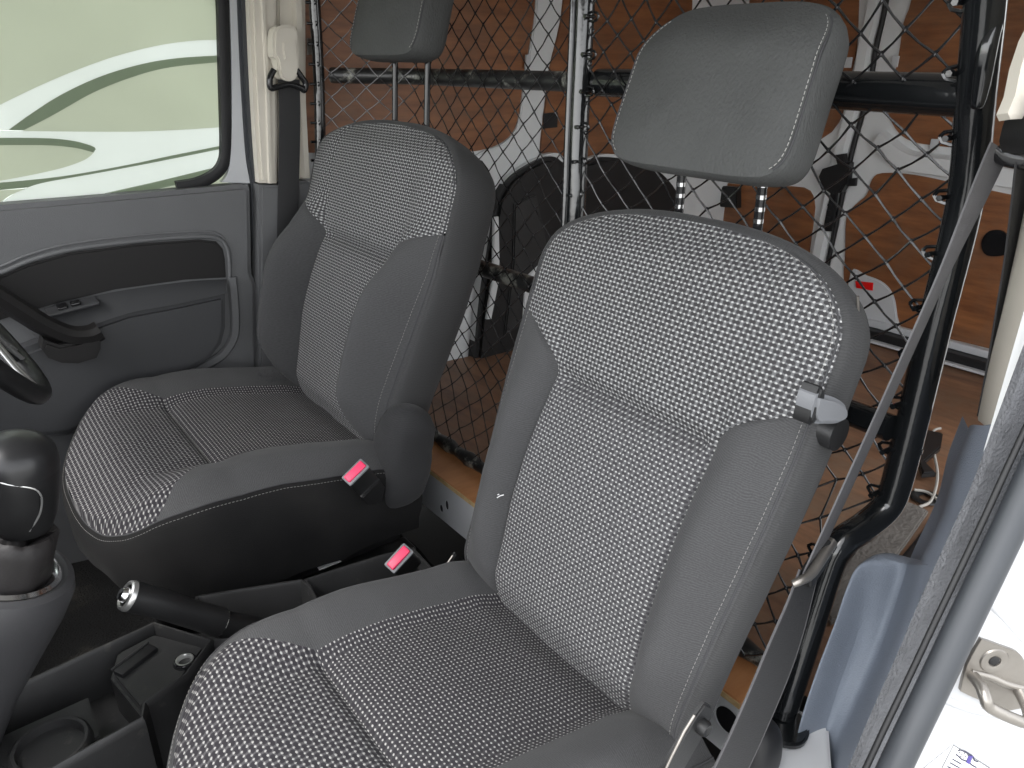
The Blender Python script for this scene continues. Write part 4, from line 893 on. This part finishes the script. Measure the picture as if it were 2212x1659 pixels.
# ------------------------------------------------------------------ seat hardware
tube('side_stub', [NL(.425, -.235, .02), NL(.425, -.262, .02)], .018, M_blk, near, 20)
stub = pslab('armrest_stub', [(p.x, p.y) for p in crv([(1770, 858, 0), (1790, 856, 0), (1815, 864, 0), (1834, 880, 0), (1833, 902, 0), (1818, 916, 0), (1790, 918, 0), (1762, 912, 0)], 4, True)], 'Y', -.268, .022, M_greyp, near, .005)
pslab('stub_collar', [(p.x, p.y) for p in crv([(1775, 838, 0), (1785, 848, 0), (1778, 880, 0), (1762, 915, 0), (1752, 918, 0), (1758, 890, 0)], 4, True)], 'Y', -.266, .02, M_blk, near, .003)
tube('wire_edge', crv([on(x, y, 'Y', -.232) for x, y in ((1853, 640), (1852, 690), (1842, 750), (1820, 810), (1795, 862))], 5), .0016, M_steel, near, 8)
pslab('recliner_plate', [(1432, 1669), (1500, 1556), (1525, 1520), (1540, 1528), (1538, 1550), (1520, 1590), (1480, 1660), (1470, 1700), (1420, 1700)], 'Y', -.262, .006, M_blk, near, .002)
tube('recliner_edge', [on(x, y, 'Y', -.270) for x, y in ((1420, 1700), (1450, 1635), (1478, 1580), (1500, 1545))], .0016, M_steel, near, 8)
lathe('recliner_bolt', [(0, .003), (.007, .006), (.009, .002), (.009, -.004)], on(1520, 1572, 'Y', -.266), (0, -1, 0), M_blk, near, 20)
pslab('inner_recliner', [(948, 1290), (968, 1225), (985, 1195), (1000, 1210), (1010, 1290)], 'Y', .225, .006, M_blk, near, .002)
tube('recliner_edge', [on(x, y, 'Y', .222) for x, y in ((935, 1275), (955, 1235), (978, 1200))], .0018, M_steel, near, 8)
V, F = [], []
for (x0, y0, x1, y1) in ((1058, 1048, 1072, 1045), (1070, 1048, 1082, 1044), (1052, 1054, 1060, 1052), (1066, 1072, 1078, 1068), (1074, 1075, 1088, 1069), (1062, 1060, 1068, 1059)):
    pa = onp(x0, y0, NL(.2, .18, -.030), NL(0, 0, 1)-NL(0, 0, 0)); pb = onp(x1, y1, NL(.2, .18, -.030), NL(0, 0, 1)-NL(0, 0, 0)); tube_geo([pa, pa.lerp(pb, .5)+Vector((0, 0, .001)), pb], .0009, 4, V, F)
mesh('scuff_mark', V, F, M_sticker, nback)
# far seat hip cover
def blob(nm, c, r, e, mat, par, rot=None, seg=28, wr=.004):
    P = []
    for i in range(seg+1):
        v = -math.pi/2+math.pi*i/seg; row = []
        for j in range(seg*2):
            u = math.pi*j/seg
            f = lambda q, ee: math.copysign(abs(q)**ee, q)
            p = Vector((r[0]*f(math.cos(v), e)*f(math.cos(u), e), r[1]*f(math.cos(v), e)*f(math.sin(u), e), r[2]*f(math.sin(v), e)))
            p += p.normalized()*wr*noise.fractal((p.x*14, p.y*14, p.z*22), 1, 2, 3)
            row.append((rot @ p if rot else p)+Vector(c))
        P.append(row)
    return grid(nm, P, mat, par, UV=[[(q.x, q.z) for q in row] for row in P], closec=True, ang=80)
fbase = Vector((.028, .765, .06))
blob('hip_cover', on(868, 982, 'Y', .50)-fbase, (.052, .05, .098), .7, M_hip, far, Matrix.Rotation(.25, 3, 'Y'), wr=.007)
tube('seat_rail', [Vector((-.40, .54, -.19))-fbase, Vector((.10, .54, -.19))-fbase], .014, M_steel, far, 8)
for yy in (-.2, .2): 
    rbox('floor_rail', (-.18, yy, -.22), (.52, .05, .05), M_blk, near, .005)
    rbox('floor_rail', Vector((-.16, .75+yy, -.2))-fbase, (.52, .05, .07), M_blk, far, .005)
rbox('seat_frame', (-.18, 0, -.155), (.46, .42, .06), M_blk, near, .01)
rbox('seat_frame', Vector((-.16, .75, -.11))-fbase, (.46, .44, .06), M_blk, far, .01)
# torn corner of the farther cushion
V, F = [], []; rnd = random.Random(3)
for k in range(90):
    p = on(rnd.gauss(590, 18), rnd.gauss(818, 7), 'Y', .93)-fbase; q = p+Vector((rnd.uniform(-.012, .012), rnd.uniform(-.008, .008), rnd.uniform(-.002, .012)))
    tube_geo([p, p.lerp(q, .5)+Vector((rnd.uniform(-.003, .003), 0, .003)), q], .0004, 3, V, F, False)
stuff(mesh('torn_threads', V, F, M_seam, far))
# ------------------------------------------------------------------ loose things by the near tube
mat_ = thing('felt_mat_strip', 'worn grey felt strip on the load floor beside the pillar', 'mat')
mp = [on(x, y, 'Z', ZF+.004) for x, y in ((1935, 1075), (2005, 1105), (1960, 1170), (1900, 1250), (1850, 1315), (1795, 1345), (1768, 1298), (1820, 1230), (1870, 1160))]
slab('felt', [p-Vector((0, 0, .006)) for p in mp], (0, 0, 1), .010, M_mat, mat_, .003)
dk = tag(slab('black_floor_tray', [on(x, y, 'Z', ZF)-Vector((0, 0, .03)) for x, y in ((2015, 1120), (2100, 1130), (2010, 1330), (1890, 1290), (1935, 1215))], (0, 0, 1), .034, M_rubk, None, .006), 'black plastic tray edge behind the slate belt housing', 'tray')
dk2 = tag(slab('black_sill_cover', [on(x, y, 'Z', ZF-.02)-Vector((0, 0, .04)) for x, y in ((1735, 1375), (1800, 1345), (1860, 1330), (1790, 1500), (1735, 1545), (1700, 1525))], (0, 0, 1), .04, M_blk, None, .005), 'black cover plate with hole under the cage foot by the belt housing', 'cover plate')
wsill = tag(slab('white_sill_plate', [on(x, y, 'Z', -.066)-Vector((0, 0, .09)) for x, y in ((1625, 1508), (1700, 1518), (1790, 1560), (1800, 1700), (1760, 1800), (1640, 1850), (1560, 1760), (1600, 1650), (1590, 1585))], (0, 0, 1), .09, M_white, None, .004), 'chipped white steel sill under the cage foot', 'sill')
boot = blob('belt_anchor_boot', on(1632, 1622, 'Z', -.03), (.03, .028, .05), .8, M_rubk, None, wr=.001); tag(boot, 'black rubber boot beside the belt on the white sill', 'boot')
V, F = [], []
for pth in (((2010, 935), (2018, 980), (2025, 1030), (2012, 1080), (1985, 1095)), ((1975, 1058), (2000, 1062), (2020, 1075), (2035, 1090)), ((2008, 940), (2020, 928), (2032, 925))):
    tube_geo(crv([on(x, y, 'Z', ZF+.006) for x, y in pth], 8), .003, 6, V, F)
tag(mesh('loose_cord', V, F, M_cord), 'loose dirty white cord on the load floor behind the near tube', 'cord')
tag(slab('black_plastic_scrap', [on(x, y, 'Z', ZF+.005) for x, y in ((1990, 935), (2035, 945), (2030, 975), (1995, 1005), (2020, 1030), (1990, 1032), (1975, 985))], (0, 0, 1), .012, M_blk, None, .003), 'torn black plastic scrap on the load floor behind the near tube', 'scrap')
tag(lathe('floor_ring', [(.012, 0), (.020, .004), (.028, .003), (.030, 0)], on(2000, 1075, 'Z', ZF), (0, 0, 1), M_blk, None, 20), 'black oval floor ring beside the loose cord', 'ring')
pap = tag(slab('paper_label', [on(x, y, 'Z', -.115) for x, y in ((682, 1222), (725, 1208), (738, 1213), (690, 1232))], (0, 0, 1), .001, M_sticker, None), 'small white paper label under the farther seat', 'paper')
